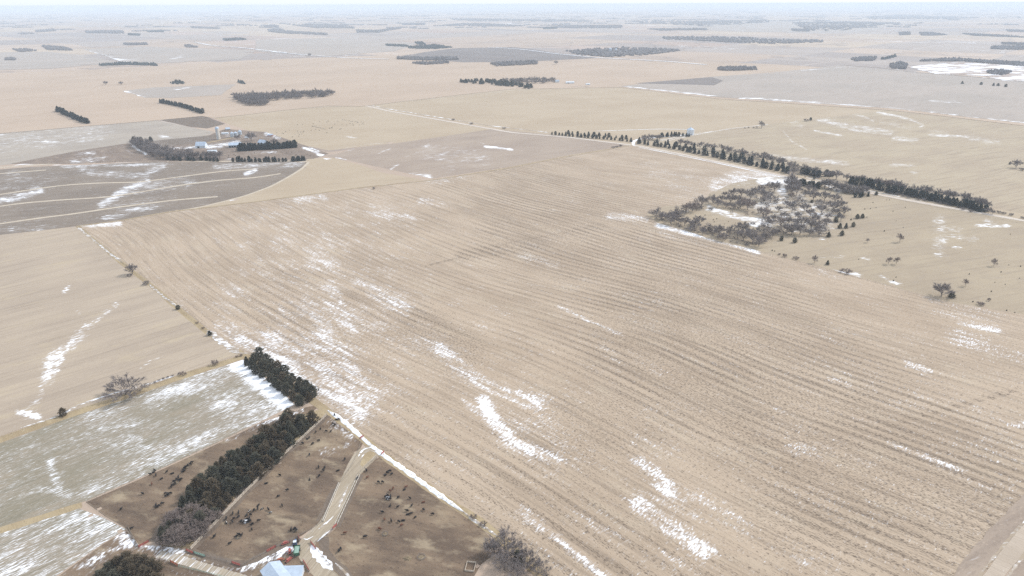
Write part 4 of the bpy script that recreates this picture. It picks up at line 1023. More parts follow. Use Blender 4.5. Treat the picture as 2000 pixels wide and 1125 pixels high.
# tangled undergrowth between the trees: nobody could count its stems
def arrays(me):
    co = np.empty(len(me.vertices) * 3, np.float32); me.vertices.foreach_get('co', co)
    lv = np.empty(len(me.loops), np.int32); me.loops.foreach_get('vertex_index', lv)
    lt = np.empty(len(me.polygons), np.int32); me.polygons.foreach_get('loop_total', lt)
    return co.reshape(-1, 3), lv, lt


def scatter(name, protos, spots, mat, label, sc, wide=(1.0, 1.5)):
    """many small plants of one mass joined into one mesh"""
    A = [arrays(m_) for m_ in protos]; V, LV, LT, m = [], [], [], 0
    for x, y in spots:
        S, lv, lt = A[random.randrange(len(A))]; a = random.uniform(0, 6.28); z = random.uniform(*sc); w = z * random.uniform(*wide)
        V.append(np.column_stack([(S[:, 0] * math.cos(a) - S[:, 1] * math.sin(a)) * w + x, (S[:, 0] * math.sin(a) + S[:, 1] * math.cos(a)) * w + y, S[:, 2] * z + float(terrain(x, y))]))
        LV.append(lv + m); LT.append(lt); m += len(S)
    V = np.concatenate(V).astype(np.float32); LV = np.concatenate(LV); LT = np.concatenate(LT)
    me = bpy.data.meshes.new(name); me.vertices.add(len(V)); me.vertices.foreach_set('co', V.ravel())
    me.loops.add(len(LV)); me.loops.foreach_set('vertex_index', LV.astype(np.int32))
    me.polygons.add(len(LT)); me.polygons.foreach_set('loop_start', (np.cumsum(LT) - LT).astype(np.int32)); me.polygons.foreach_set('loop_total', LT.astype(np.int32))
    me.update(calc_edges=True); me.materials.append(mat)
    add(name, me, None, label, None, None, 'stuff')


def spots_in(poly, n):
    P = U(poly); Q = [tuple(map(float, a)) for a in P]; lo, hi = P.min(0), P.max(0); got = []
    while len(got) < n:
        c = RNG.uniform(lo, hi, (n * 4, 2)); got += c[inside(c[:, 0], c[:, 1], Q)].tolist()
    return got[:n]


def brush(polys, n, label, mat, sc=(.7, 1.2)):
    scatter('undergrowth', [p_[1] for p_ in THIN], [c for q_ in polys for c in spots_in(q_, n)], mat, label, sc)


THIN = [bare_meshes(41, 4.2, .9, 5, shrub=True, wid=.11, tw=3), bare_meshes(42, 4.0, 1.1, 5, shrub=True, wid=.11, tw=3)]
brush([[(1385, 395), (1440, 372), (1545, 365), (1600, 390), (1650, 420), (1610, 450), (1540, 462), (1500, 468), (1470, 425), (1410, 412)]], 100, 'grey tangled undergrowth filling the bare wood', M_twig)
brush([[(1280, 426), (1340, 436), (1400, 456), (1480, 478), (1476, 484), (1400, 468), (1330, 446), (1284, 436)]], 60, 'brown brush along the field side of the wood', M_twig, (.5, .9))
brush([[(1340, 292), (1540, 334), (1700, 366), (1700, 372), (1540, 340), (1340, 298)], [(1735, 373), (1900, 406), (1900, 412), (1735, 380)]], 50, 'grey brush under the road windbreak', M_twig, (.7, 1.1))
brush([[(1600, 364), (1690, 376), (1690, 384), (1610, 372)]], 40, 'grey brush between the road and the wood', M_twig)
brush([[(264, 282), (300, 301), (425, 309), (425, 315), (310, 312), (270, 292)]], 110, 'grey brush in the farmstead grove', M_twig)
brush([[(318, 1062), (330, 1020), (392, 1000), (432, 1012), (404, 1048), (372, 1066)]], 70, 'pinkish brush at the low end of the long windbreak', M_twigp, (.7, 1.1))
brush([[(560, 832), (600, 815), (628, 818), (420, 1020), (352, 1010)]], 90, 'brown brush beneath the long windbreak', M_twigp, (.5, .9))

# ------------------------------------------------------------------ far woods that read as one mass each
M_fbare = simple('far_bare_wood', (.175, .16, .16), .95, .3, 30)
M_fcedar = simple('far_cedar_wood', (.05, .062, .062), .95, .3, 30)
LIGHT = [bare_meshes(51, 10, .9, 5, tw=2, wid=.26)[1], bare_meshes(52, 10, .75, 5, tw=2, wid=.26)[1]]
LCED = [conifer_meshes(53, 9, 3.0, 'cone', 150, 1.3)[1], conifer_meshes(54, 9, 3.2, 'blunt', 150, 1.3)[1]]
scatter('grove', LIGHT, spots_in([(455, 190), (500, 188), (530, 186), (580, 184), (640, 181), (655, 188), (600, 193), (530, 197), (462, 200)], 190) + spots_in([(460, 198), (522, 197), (522, 208), (490, 208)], 60), M_twig,
        'grey bare grove with a notched lower edge above the farmstead', (1.3, 1.8), (1.0, 1.25))
scatter('grove', LCED, spots_in([(893, 159), (940, 158), (1000, 163), (1044, 171), (1040, 175), (960, 166), (894, 162)], 120), M_cedard, 'dark evergreen shelterbelt beyond the plain tan field', (1.0, 1.4), (1.0, 1.3))
scatter('grove', LIGHT, spots_in([(975, 158), (1020, 157), (1080, 157), (1086, 162), (1040, 165), (1000, 163)], 75), M_twig, 'bare grove round the far white farmhouse', (1.1, 1.6), (1.0, 1.3))
def far_grove(poly, kind, label, hh=11.0, dens=1.0, name='grove'):
    P = U(poly); x0, y0 = P.min(0); x1, y1 = P.max(0)
    Q = [tuple(map(float, p)) for p in P]
    area = .5 * abs(sum(Q[i - 1][0] * Q[i][1] - Q[i][0] * Q[i - 1][1] for i in range(len(Q))))
    n = int(min(700, max(22, area / 90.0 * dens)))
    scl = max(1.0, math.sqrt(area / 90.0 * dens / n)) ** .8 * 1.22
    pts = []
    for _ in range(60):
        c = RNG.uniform((x0, y0), (x1, y1), (n * 2, 2)); c = c[inside(c[:, 0], c[:, 1], Q)]
        pts += c.tolist()
        if len(pts) >= n: break
    b = B()
    for x, y in pts[:n]:
        H = hh * random.uniform(.6, 1.15); R = random.uniform(2.6, 4.4) * scl; z0 = float(terrain(x, y)) - .5
        if kind == 'pine':  # cone profile of the far cedars
            prof = [(.9, .02), (1.0, .2), (.72, .5), (.35, .8), (.03, 1.0)]
        else:
            prof = [(.25, .02), (.8, .32), (1.05, .62), (.8, .87), (.2, 1.0)]
        k = 6; m = len(b.v)
        for r_, z_ in prof:
            for i in range(k):
                t = 6.283 * i / k + z_ * 2; q = r_ * R * random.uniform(.6, 1.25)
                b.v.append((x + q * math.cos(t), y + q * math.sin(t), z0 + H * z_ + random.uniform(-.16, .16) * H * (z_ > .1)))
        for j in range(len(prof) - 1):
            for i in range(k):
                e = (i + 1) % k
                b.f.append((m + j * k + i, m + j * k + e, m + (j + 1) * k + e, m + (j + 1) * k + i))
    return b.put(name, M_fcedar if kind == 'pine' else M_fbare, None, label=label, kind='stuff')

for poly, kind, label in [
    ([(1400, 134), (1440, 133), (1478, 133), (1478, 137), (1430, 139), (1402, 138)], 'bare', 'small bare grove right of the far road'),
    ([(1662, 116), (1690, 113), (1712, 113), (1708, 119), (1670, 120)], 'bare', 'bare clump with a conifer edge on the far tan field'),
    ([(1720, 116), (1748, 108), (1751, 111), (1726, 117)], 'pine', 'slanting dark windbreak on the far tan field'),
    ([(1735, 128), (1760, 123), (1772, 128), (1768, 136), (1740, 134)], 'bare', 'bare thicket at the tip of the snow-covered field'),
    ([(1790, 120), (1860, 115), (2000, 124), (2060, 130), (2000, 130), (1880, 120)], 'bare', 'thin bare wood along the top of the snowy field'),
    ([(1925, 141), (1950, 138), (1975, 142), (1960, 148), (1935, 146)], 'bare', 'bare thicket inside the snow-covered field'),
    ([(1105, 100), (1150, 97), (1210, 94), (1325, 97), (1328, 100), (1260, 108), (1190, 112), (1130, 108)], 'bare', 'large bare wood round the far farm with bins'),
    ([(1290, 73), (1350, 72), (1450, 74), (1520, 78), (1608, 79), (1606, 83), (1510, 86), (1400, 82), (1300, 77)], 'bare', 'long bare shelterbelt across the middle distance'),
    ([(751, 87), (795, 89), (800, 92), (755, 90)], 'pine', 'narrow dark windbreak left of the twin groves'), ([(795, 92), (850, 88), (884, 93), (850, 96), (800, 95)], 'pine', 'dark grove above the far soil field'),
    ([(810, 83), (825, 83), (832, 88), (815, 87)], 'pine', 'short dark spur above the twin groves'),
    ([(772, 113), (820, 114), (890, 113), (896, 117), (830, 119), (775, 116)], 'bare', 'dark bushy grove below the far soil field'),
    ([(805, 124), (870, 121), (878, 124), (830, 127)], 'bare', 'thin bushes below the bushy grove'), ([(958, 125), (1000, 122), (1050, 121), (1050, 126), (970, 130)], 'bare', 'scattered bushes along the far creek'),
    ([(194, 127), (240, 123), (300, 125), (309, 129), (250, 127), (196, 129)], 'pine', 'long thin windbreak at the foot of the snowy ditch'),
    ([(332, 162), (345, 160), (360, 162), (358, 165), (334, 165)], 'pine', 'small dark clump in the far tan field'), ([(464, 160), (475, 162), (479, 165), (466, 163)], 'pine', 'tiny dark clump above the curved windbreak'),
    ([(24, 97), (55, 97), (72, 100), (40, 102)], 'bare', 'bare grove far off at the left edge'), ([(80, 90), (130, 94), (143, 99), (92, 98)], 'bare', 'bare farm grove next to the left edge grove'),
    ([(10, 115), (32, 115), (30, 118), (11, 118)], 'bare', 'pair of far trees at the left edge'), ([(240, 86), (285, 85), (290, 88), (245, 88)], 'bare', 'bare clump above the grey field'),
    ([(360, 89), (372, 89), (388, 93), (364, 93)], 'bare', 'two far trees beside the snowy road'), ([(434, 77), (470, 75), (483, 78), (440, 80)], 'pine', 'dark grove on the far road'),
    ([(70, 60), (105, 57), (110, 61), (70, 63)], 'bare', 'far bluish grove at the upper left'), ([(166, 61), (240, 60), (242, 66), (170, 65)], 'bare', 'long far bluish grove at the upper left'),
    ([(250, 66), (275, 67), (272, 70), (250, 69)], 'pine', 'short far windbreak below the long grove'), ([(285, 60), (320, 60), (320, 63), (290, 63)], 'pine', 'far windbreak right of the long grove'),
    ([(372, 52), (430, 55), (428, 57), (375, 55)], 'bare', 'far grove under the pale sky at left'), ([(524, 58), (560, 60), (640, 66), (640, 69), (560, 66), (525, 62)], 'bare', 'sweeping far wood left of centre'),
    ([(570, 49), (640, 47), (690, 53), (692, 56), (620, 55)], 'bare', 'second sweeping far wood left of centre'), ([(515, 50), (545, 51), (543, 54), (518, 54)], 'bare', 'small far wood left of centre'),
    ([(695, 58), (735, 60), (785, 53), (783, 56), (740, 64), (698, 64)], 'bare', 'far wood following a creek'), ([(785, 46), (830, 45), (830, 49), (786, 49)], 'bare', 'compact far wood near the creek'),
    ([(840, 51), (900, 46), (955, 46), (1030, 51), (1000, 52), (900, 51)], 'bare', 'long far wood at the centre'), ([(1060, 54), (1120, 50), (1215, 50), (1215, 55), (1120, 55)], 'bare', 'far wood right of the centre'),
    ([(1060, 54), (1088, 53), (1088, 56), (1062, 57)], 'pine', 'small far windbreak at the centre'), ([(1265, 57), (1380, 56), (1381, 59), (1290, 60)], 'bare', 'straight far windbreak right of the centre'),
    ([(875, 36), (1000, 37), (1120, 39), (1160, 43), (1000, 42), (890, 40)], 'bare', 'hazy wood belt below the horizon at the centre'), ([(1220, 42), (1380, 41), (1500, 38), (1500, 44), (1360, 50), (1260, 46)], 'bare', 'hazy wooded creek right of the centre'),
    ([(1550, 45), (1640, 43), (1760, 45), (1700, 52), (1640, 61), (1580, 60)], 'bare', 'broad hazy wood in the right distance'), ([(1690, 32), (1760, 29), (1920, 34), (1850, 38), (1700, 38)], 'bare', 'hazy blue wood under the right horizon'),
    ([(1795, 64), (1820, 64), (1850, 69), (1800, 70)], 'bare', 'small far clump in the right distance'), ([(1880, 66), (1960, 70), (2010, 74), (1900, 70)], 'bare', 'far tree line near the right edge'),
    ([(1935, 92), (2000, 91), (2040, 94), (1990, 98), (1936, 96)], 'bare', 'dense far wood at the right edge'), ([(1955, 84), (2010, 86), (2010, 88), (1958, 87)], 'bare', 'thin far hedge at the right edge'),
    ([(1755, 64), (1778, 63), (1778, 68), (1757, 69)], 'bare', 'faint far thicket right of the broad wood'), ([(1545, 57), (1582, 58), (1580, 62), (1548, 61)], 'bare', 'flat-topped far wood right of centre'),
    ([(1965, 59), (2005, 60), (2005, 63), (1970, 62)], 'bare', 'far tree line close to the right edge')]:
    far_grove(poly, kind, label)

# tree belts scattered beyond, all the way to the horizon
b = B()
for k in range(520):
    r_ = random.uniform(9000, 32000); a = math.radians(random.uniform(-48, 48)) + math.pi / 2
    cx, cy = r_ * math.cos(a), r_ * math.sin(a)
    d = SEC + random.choice((0, math.pi / 2)) + random.uniform(-.2, .2); L = random.uniform(120, 700); w = random.uniform(20, 120)
    for i in range(int(12 + L / 45)):
        u = random.uniform(-.5, .5) * L; v = random.gauss(0, .3) * w
        x = cx + u * math.cos(d) - v * math.sin(d); y = cy + u * math.sin(d) + v * math.cos(d)
        z0 = float(terrain(x, y)) - 1; H = random.uniform(8, 15); R = random.uniform(10, 24); m = len(b.v)
        for q, zz in ((1, 0), (1.05, .6), (.4, 1)):
            for j in range(5):
                t = 6.283 * j / 5 + R; e = q * R * random.uniform(.7, 1.2)
                b.v.append((x + e * math.cos(t), y + e * math.sin(t), z0 + zz * H))
        for j in range(2):
            for i2 in range(5):
                e = (i2 + 1) % 5
                b.f.append((m + j * 5 + i2, m + j * 5 + e, m + j * 5 + 5 + e, m + j * 5 + 5 + i2))
        b.f.append(tuple(range(m + 10, m + 15)))
b.put('far_woods', M_fbare, None, label='bluish tree belts scattered out to the horizon', kind='stuff')

# ------------------------------------------------------------------ farm buildings
M_white = simple('white_steel', (.62, .66, .70), .5, .10, 3)
M_bluew = simple('blue_white_roof', (.42, .49, .58), .45, .10, 3)
M_blue = simple('blue_grey_steel', (.30, .36, .43), .5, .15, 3)
M_galv = simple('galvanised_steel', (.46, .51, .56), .4, .12, 2, metallic=.3)
M_conc = simple('weathered_concrete', (.60, .56, .50), .9, .12, 2)
M_hole = simple('dark_opening', (.03, .03, .032), .9, .1)
M_wood = simple('grey_weathered_wood', (.30, .26, .215), .9, .25, .6)
M_pale = simple('pale_board', (.52, .45, .37), .9, .22, .8)
M_red = simple('red_paint', (.38, .11, .09), .6, .2, 1)
M_rust = simple('rusty_red_paint', (.40, .15, .09), .7, .25, 1)
M_greenp = simple('green_paint', (.08, .19, .12), .55, .2, 1)
M_paleg = simple('faded_green_paint', (.25, .36, .30), .7, .15, 1)
M_bluep = simple('blue_paint', (.10, .16, .30), .5, .2, 1)
M_tyre = simple('black_rubber', (.025, .025, .025), .9, .2)
M_glass = simple('dark_glass', (.04, .06, .08), .15, .1, spec=.6)
M_hayb = simple('old_hay', (.22, .17, .11), .95, .35, .4)
M_snow = simple('snow_cap', SNOW, .8, .03, 1)
M_pipe = simple('steel_pipe', (.20, .18, .165), .6, .2)


def zz(x, y): return float(terrain(x, y))


def gable(name, label, cat, px, rz, L, W, eave, ridge, wall, roof, doors=(), windows=(), group=None, open_front=0):
    x, y = at(*px)
    t = thing(name, label, cat, (x, y, zz(x, y)), math.radians(rz), group)
    w = B(); h = W / 2
    w.v += [(-L / 2, -h, -.2), (L / 2, -h, -.2), (L / 2, h, -.2), (-L / 2, h, -.2), (-L / 2, -h, eave), (L / 2, -h, eave), (L / 2, h, eave), (-L / 2, h, eave), (-L / 2, 0, ridge), (L / 2, 0, ridge)]
    w.f += [(1, 2, 6, 9, 5), (3, 0, 4, 8, 7), (2, 3, 7, 6)]
    if not open_front: w.f.append((0, 1, 5, 4))
    w.put('wall', wall, t)
    o = .5; sl = (ridge - eave) / h
    for sg in (-1, 1):
        pts = [(-L / 2 - o, 0, ridge + .12), (L / 2 + o, 0, ridge + .12), (L / 2 + o, sg * (h + o), eave - sl * o + .12), (-L / 2 - o, sg * (h + o), eave - sl * o + .12)]
        if sg > 0: pts = pts[::-1]
        B().slab(pts, .15).put('roof', roof, t)
    for dx, dw, dh in doors: B().box(dx - dw / 2, dx + dw / 2, -h - .06, -h + .05, 0, dh).put('door', M_hole if dw > 3 else M_wood, t)
    for dx, dz in windows: B().box(dx - .6, dx + .6, -h - .05, -h + .05, dz, dz + 1.1).put('window', M_glass, t)
    if open_front:
        for i in range(open_front + 1):
            xx = -L / 2 + L * i / open_front; B().box(xx - .3, xx + .3, -h, -h + .6, -.2, eave).put('post', wall, t)
    return t


def bin_(label, px, R, eave, peak, group=None, mat=None):
    x, y = at(*px); mat = mat or M_galv
    t = thing('grain_bin', label, 'grain bin', (x, y, zz(x, y)), 0, group)
    n = max(4, int(eave / 1.1)); prof = []
    for i in range(n):
        z = eave * i / n; prof += [(R, z), (R + .07, z + eave / n * .5)]
    prof.append((R, eave)); B().lathe(prof, 24).put('wall', mat, t)
    B().lathe([(R + .25, eave - .1), (R * .12, peak), (R * .12, peak + .5), (.05, peak + .55)], 24).put('roof', M_bluew, t)
    B().box(-.7, .7, -R - .12, -R + .1, 0, 2.2).put('door', M_hole, t)
    lad = B()
    a = math.radians(-60)
    for s_ in (-.25, .25): lad.tube(((R + .2) * math.cos(a) + s_, (R + .2) * math.sin(a), 0), ((R + .2) * math.cos(a) + s_, (R + .2) * math.sin(a), eave), .05, k=4)
    lad.put('ladder', M_pipe, t)
    return t


bin_('large galvanised grain bin with conical roof beside the road cedars', (1348, 263), 7.8, 11.5, 15.4, mat=M_white)
bin_('leftmost of the three blue grain bins in the farmstead', (454, 268), 4.0, 9.0, 11.5)
bin_('middle of the three blue grain bins in the farmstead', (461, 267), 4.1, 8.5, 11.0)
bin_('rear right one of the three blue farmstead grain bins', (469, 263), 4.1, 7.5, 10.0)
bin_('taller of two bins at the far farm inside the large wood', (1192, 101), 9, 17, 22)
bin_('shorter of two bins at the far farm inside the large wood', (1203, 101), 8, 14, 19)
x, y = at(427, 272)
t = thing('silo', 'tall pale concrete silo with a domed cap in the farmstead', 'silo', (x, y, zz(x, y)))
B().lathe([(4.1, 0)] + [v for i in range(11) for v in ((4.1, i * 2 + .2), (4.18, i * 2 + .3), (4.18, i * 2 + .6), (4.1, i * 2 + .7))] + [(4.1, 22.5)], 24).put('wall', M_conc, t)
B().lathe([(4.3, 22.4), (4.2, 23.6), (3.3, 25.2), (1.8, 26.2), (.05, 26.6)], 24).put('roof', M_bluew, t, smooth=True)
B().box(-.8, .8, -5.0, -4.1, 0, 23).put('chute', M_galv, t)

gable('barn', 'white barn with a broad pale blue roof beside the west grove', 'barn', (394, 288), 3, 19, 14, 5.0, 11.5, M_white, M_bluew, doors=[(-4, 3.6, 3.4)], windows=[(3, 1.6), (6, 1.6)])
gable('shed', 'low white shed just below the big barn', 'shed', (415, 297), 6, 17, 6, 2.8, 4.4, M_white, M_white, doors=[(2, 2.4, 2.2)])
gable('machine_shed', 'open-fronted machine shed with a pale blue roof by the cedars', 'shed', (460, 287), 14, 23, 15, 5.0, 9.0, M_white, M_bluew, open_front=5)
gable('house', 'blue roofed house behind the farmstead cedars', 'house', (514, 283), -28, 17, 12, 5.5, 10.5, M_blue, M_bluew, doors=[(-2, 1.2, 2.2)], windows=[(-6, 1.5), (2, 1.5), (5, 1.5)])
gable('shed', 'little pale shed at the edge of the hay field', 'shed', (528, 266), 10, 11, 7, 3.0, 5.0, M_rust, M_bluew, doors=[(0, 2.5, 2.2)])
gable('shed', 'long low white shed between silo and bins', 'shed', (440, 262), 8, 14, 5, 2.6, 4.0, M_white, M_white, doors=[(3, 2.6, 2.1)])
gable('shed', 'small grey shed behind the blue bins', 'shed', (445, 254), 30, 9, 7, 3.0, 6.0, M_wood, M_bluew, doors=[(0, 1.5, 2.1)])
gable('shed', 'small shed half hidden by the tall farmstead tree', 'shed', (483, 270), 0, 8, 5, 2.6, 4.2, M_white, M_white, doors=[(0, 1.5, 2.1)])
gable('shed', 'long far white shed right of the evergreen shelterbelt', 'shed', (1113, 163), 4, 30, 11, 4.5, 7.5, M_white, M_white, doors=[(-6, 4, 3.5)])
gable('shed', 'small far white shed in the tan field beyond the long one', 'shed', (1148, 166), 10, 14, 8, 3.5, 5.5, M_white, M_white, doors=[(0, 3.2, 3)])
gable('house', 'far white farmhouse at the edge of the bare grove', 'house', (1088, 161), 20, 14, 10, 5.5, 9, M_white, M_blue, windows=[(-4, 1.5), (0, 1.5), (4, 1.5)], doors=[(2, 1.1, 2.1)])
gable('shed', 'far white shed in the snow of the large wood', 'shed', (1196, 105), 0, 40, 14, 6, 9, M_white, M_white, doors=[(5, 5, 4)])

# wind turbines just below the horizon
for px, hh, lb in [((137, 23), 105, 'faint white wind turbine, left one of a pair on the horizon'), ((153, 23), 100, 'faint white wind turbine, right one of a pair on the horizon'), ((186, 24), 95, 'faint white wind turbine standing right of the pair'), ((445, 20), 110, 'faint white wind turbine far right of the other three')]:
    x, y = at(*px)
    w = thing('wind_turbine', lb, 'wind turbine', (x, y, zz(x, y) - 1), math.radians(random.uniform(-20, 20)))
    B().tube((0, 0, 0), (0, 0, hh), 3.2, 1.8, 10).put('tower', M_white, w)
    B().box(-2.2, 2.2, -4, 7, hh - 1, hh + 3.2).put('nacelle', M_white, w)
    B().tube((0, -4.1, hh + 1), (0, -6.5, hh + 1), 2.0, .6, 8).put('hub', M_white, w)
    a0 = random.uniform(0, 2)
    for k in range(3):
        a = a0 + k * 2.0944
        B().tube((1.2 * math.cos(a), -5.2, hh + 1 + 1.2 * math.sin(a)), (42 * math.cos(a), -5.2, hh + 1 + 42 * math.sin(a)), 1.5, .35, 5).put('blade', M_white, w)

# the shed by the feed lane at the bottom of the picture
A0 = U([(531, 1110)])[0]; A1 = U([(560, 1150)])[0]
rz = math.degrees(math.atan2(A1[1] - A0[1], A1[0] - A0[0]))
gable('shed', 'pale blue roofed shed below the pen gates', 'shed', (540, 1130), rz, 13, 9.5, 3.4, 5.6, M_white, M_bluew, doors=[(0, 2.6, 2.5)])
x, y = at(572, 1126)
t = thing('lean_to', 'lower blue roofed lean-to joined to the yard shed', 'shed', (x, y, 0), math.radians(2))
B().box(-5.0, 5.0, -3.2, 3.2, -.1, 2.6).put('wall', M_white, t)
B().slab([(-5.4, -3.6, 2.75), (5.4, -3.6, 2.75), (5.0, 3.6, 3.7), (-5.0, 3.6, 3.7)], .14).put('roof', M_bluew, t)
B().box(-1.5, 1.5, -3.26, -3.1, 0, 2.3).put('door', M_hole, t)

# ------------------------------------------------------------------ fences, gates, bunks
def fence(pts, label, gap=4.5, h=1.3, rails=(.5, .85, 1.2), mat=None, rr_=.035, pr=.08, name='fence'):
    P = U(pts); mat = mat or M_wood
    L = np.concatenate([[0], np.cumsum(np.hypot(*np.diff(P, axis=0).T))])
    n = max(2, int(L[-1] / gap) + 1); tt = np.linspace(0, L[-1], n)
    q = np.stack([np.interp(tt, L, P[:, 0]), np.interp(tt, L, P[:, 1])], 1)
    x0, y0 = map(float, q[0])
    t = thing(name, label, 'fence', (x0, y0, 0))
    pm = bpy.data.meshes.new('post'); b = B(); b.tube((0, 0, -.2), (0, 0, h + .1), pr, pr * .9, 6); pm.from_pydata(b.v, [], b.f); pm.materials.append(mat)
    for a in q: add('post', pm, t, loc=(float(a[0]) - x0, float(a[1]) - y0, random.uniform(-.08, .05)))
    for z in rails:
        w = B()
        for a, c in zip(q[:-1], q[1:]): w.tube((a[0] - x0, a[1] - y0, z), (c[0] - x0, c[1] - y0, z), rr_, k=4, cap=False)
        w.put('rail' if rr_ > .03 else 'wire', mat, t)
    return t


def panel_fence(pts, label, h=2.3, gap=2.6, mat=None):
    P = U(pts); mat = mat or M_pale
    L = np.concatenate([[0], np.cumsum(np.hypot(*np.diff(P, axis=0).T))])
    n = max(2, int(L[-1] / gap) + 1); tt = np.linspace(0, L[-1], n)
    q = np.stack([np.interp(tt, L, P[:, 0]), np.interp(tt, L, P[:, 1])], 1)
    x0, y0 = map(float, q[0])
    t = thing('windbreak_fence', label, 'fence', (x0, y0, 0))
    pm = None
    ln = float(np.hypot(*(q[1] - q[0])))
    b = B()
    for i in range(9):
        xa = ln * i / 9 + .02; b.box(xa, xa + ln / 9 - .06, -.02 + .015 * (i % 2), .03 + .015 * (i % 2), .1, h - .12 * ((i * 7) % 3) / 2)
    b.box(0, ln, .06, .14, .5, .65); b.box(0, ln, .06, .14, h - .6, h - .45)
    pm = bpy.data.meshes.new('panel'); pm.from_pydata(b.v, [], b.f); pm.materials.append(mat)
    po = bpy.data.meshes.new('post'); b = B(); b.tube((0, 0, -.2), (0, 0, h + .1), .12, .11, 6); po.from_pydata(b.v, [], b.f); po.materials.append(M_wood)
    cap = bpy.data.meshes.new('cap_board'); b = B(); b.box(0, ln, -.32, .32, h + .01, h + .09); cap.from_pydata(b.v, [], b.f); cap.materials.append(mat)
    for a, c in zip(q[:-1], q[1:]):
        r_ = math.atan2(c[1] - a[1], c[0] - a[0])
        add('panel', pm, t, loc=(float(a[0]) - x0, float(a[1]) - y0, 0), rz=r_)
        add('post', po, t, loc=(float(a[0]) - x0, float(a[1]) - y0, 0))
    return t


panel_fence([(638, 812), (600, 848), (540, 903), (480, 962), (430, 1014), (373, 1074)], 'pale board windbreak fence between the trees and the middle pen', 2.2)
fence([(172, 979), (330, 909), (420, 868), (512, 825), (598, 797)], 'thin fence along the top of the left pen', rr_=.02)
fence([(170, 982), (205, 1008), (244, 1032)], 'short fence across the point of the left pen', rr_=.02)
panel_fence([(249, 1030), (258, 1046), (270, 1068)], 'short grey board fence by the snowy corner of the left pen', 1.6, 2.2, M_wood)
fence([(643, 804), (670, 822), (706, 853), (745, 886), (800, 926), (870, 977), (930, 1020), (958, 1040)], 'drifted post fence between the pens and the stubble', 3.6, rr_=.03, pr=.11)
fence([(706, 858), (700, 884), (686, 912), (665, 942)], 'fence closing the middle pen from the turning loop', 3.5, rr_=.03)
fence([(744, 890), (724, 903), (698, 928)], 'fence closing the right pen from the turning loop', 3.5, rr_=.03)
fence([(630, 1020), (606, 1036), (584, 1047)], 'pipe fence where the lane bends below the middle pen', 3.0, mat=M_pipe)
fence([(655, 1032), (640, 1046), (626, 1054), (617, 1060)], 'pipe fence on the inside of the lane bend', 3.0, mat=M_pipe)
fence([(617, 1072), (632, 1090), (650, 1110), (680, 1140), (720, 1185)], 'pipe fence down the lower side of the right pen', 3.0, mat=M_pipe)
fence([(401, 1087), (428, 1094), (453, 1100)], 'pipe fence at the lower corner of the middle pen', 3.0, mat=M_pipe)
fence([(470, 1107), (500, 1090), (521, 1079)], 'pipe fence between two red gates of the middle pen', 3.0, mat=M_pipe)
fence([(540, 1069), (560, 1060), (580, 1053)], 'pipe fence from the red gate to the lane', 3.0, mat=M_pipe)
fence([(312, 1092), (322, 1094), (333, 1098)], 'short fence left of the orange gate', 2.5, mat=M_wood)
fence([(349, 1107), (370, 1112), (420, 1124), (470, 1136)], 'pale pipe fence along the farmyard track', 3.0, mat=M_paleg)
fence([(968, 1088), (950, 1095), (930, 1103)], 'thin fence from the bare tree to the feed box', 2.5, rr_=.02)
fence([(153, 441), (200, 480), (250, 523), (300, 561), (350, 604), (420, 661), (476, 692)], 'old post fence along the stubble and the pale field', 6.5, rr_=.02)
fence([(0, 856), (130, 809), (285, 758), (335, 739), (472, 695)], 'old post fence in the grass strip above the green field', 6.5, rr_=.02)
fence([(1285, 438), (1330, 450), (1400, 472), (1490, 494), (1640, 533), (1850, 591), (2000, 630)], 'wire fence along the pasture and the stubble', 8, rr_=.02)
fence([(1705, 381), (1800, 400), (1900, 419), (2000, 438)], 'roadside fence above the pasture', 8, rr_=.02)


def gate(a, b, label, mat):
    P = U([a, b]); L = max(3.0, float(np.hypot(*(P[1] - P[0]))))
    t = thing('gate', label, 'gate', (float(P[0][0]), float(P[0][1]), 0), math.atan2(P[1][1] - P[0][1], P[1][0] - P[0][0]))
    f = B(); f.tube((0, 0, .15), (0, 0, 1.6), .07); f.tube((L, 0, .15), (L, 0, 1.6), .07); f.tube((L / 2, 0, .2), (L / 2, 0, 1.55), .05)
    f.put('frame', mat, t)
    rm = bpy.data.meshes.new('rail'); b = B(); b.box(0, L, -.045, .045, -.08, .08); rm.from_pydata(b.v, [], b.f); rm.materials.append(mat)
    for z in (.3, .56, .82, 1.08, 1.34, 1.58): add('rail', rm, t, loc=(0, 0, z))
    for xx in (-.15, L + .15): B().tube((xx, 0, -.2), (xx, 0, 1.8), .1).put('post', M_pipe, t)


gate((271, 1070), (291, 1059), 'red gate between the left pen and the snowy track', M_red)
gate((364, 1076), (378, 1082), 'dark red gate at the foot of the board fence', M_red)
gate((379, 1081), (401, 1088), 'faded green gate next to the dark red one', M_paleg)
gate((453, 1100), (470, 1106), 'red gate at the lowest corner of the middle pen', M_red)
gate((521, 1079), (539, 1069), 'red gate facing the yard shed', M_red)
gate((333, 1098), (348, 1106), 'orange red gate below the farmyard track', M_rust)
gate((583, 1048), (585, 1058), 'narrow red gate on the outer side of the lane bend', M_red)
gate((607, 1060), (617, 1073), 'red gate on the inner side of the lane bend', M_red)
gate((650, 1034), (658, 1026), 'red gate at the end of the long feed bunk', M_red)
gate((745, 889), (750, 884), 'small red gate at the top of the right pen', M_red)
gate((703, 858), (710, 853), 'small red gate at the top of the middle pen', M_red)
gate((592, 1096), (604, 1116), 'red pipe gate lying along the lower lane', M_red)


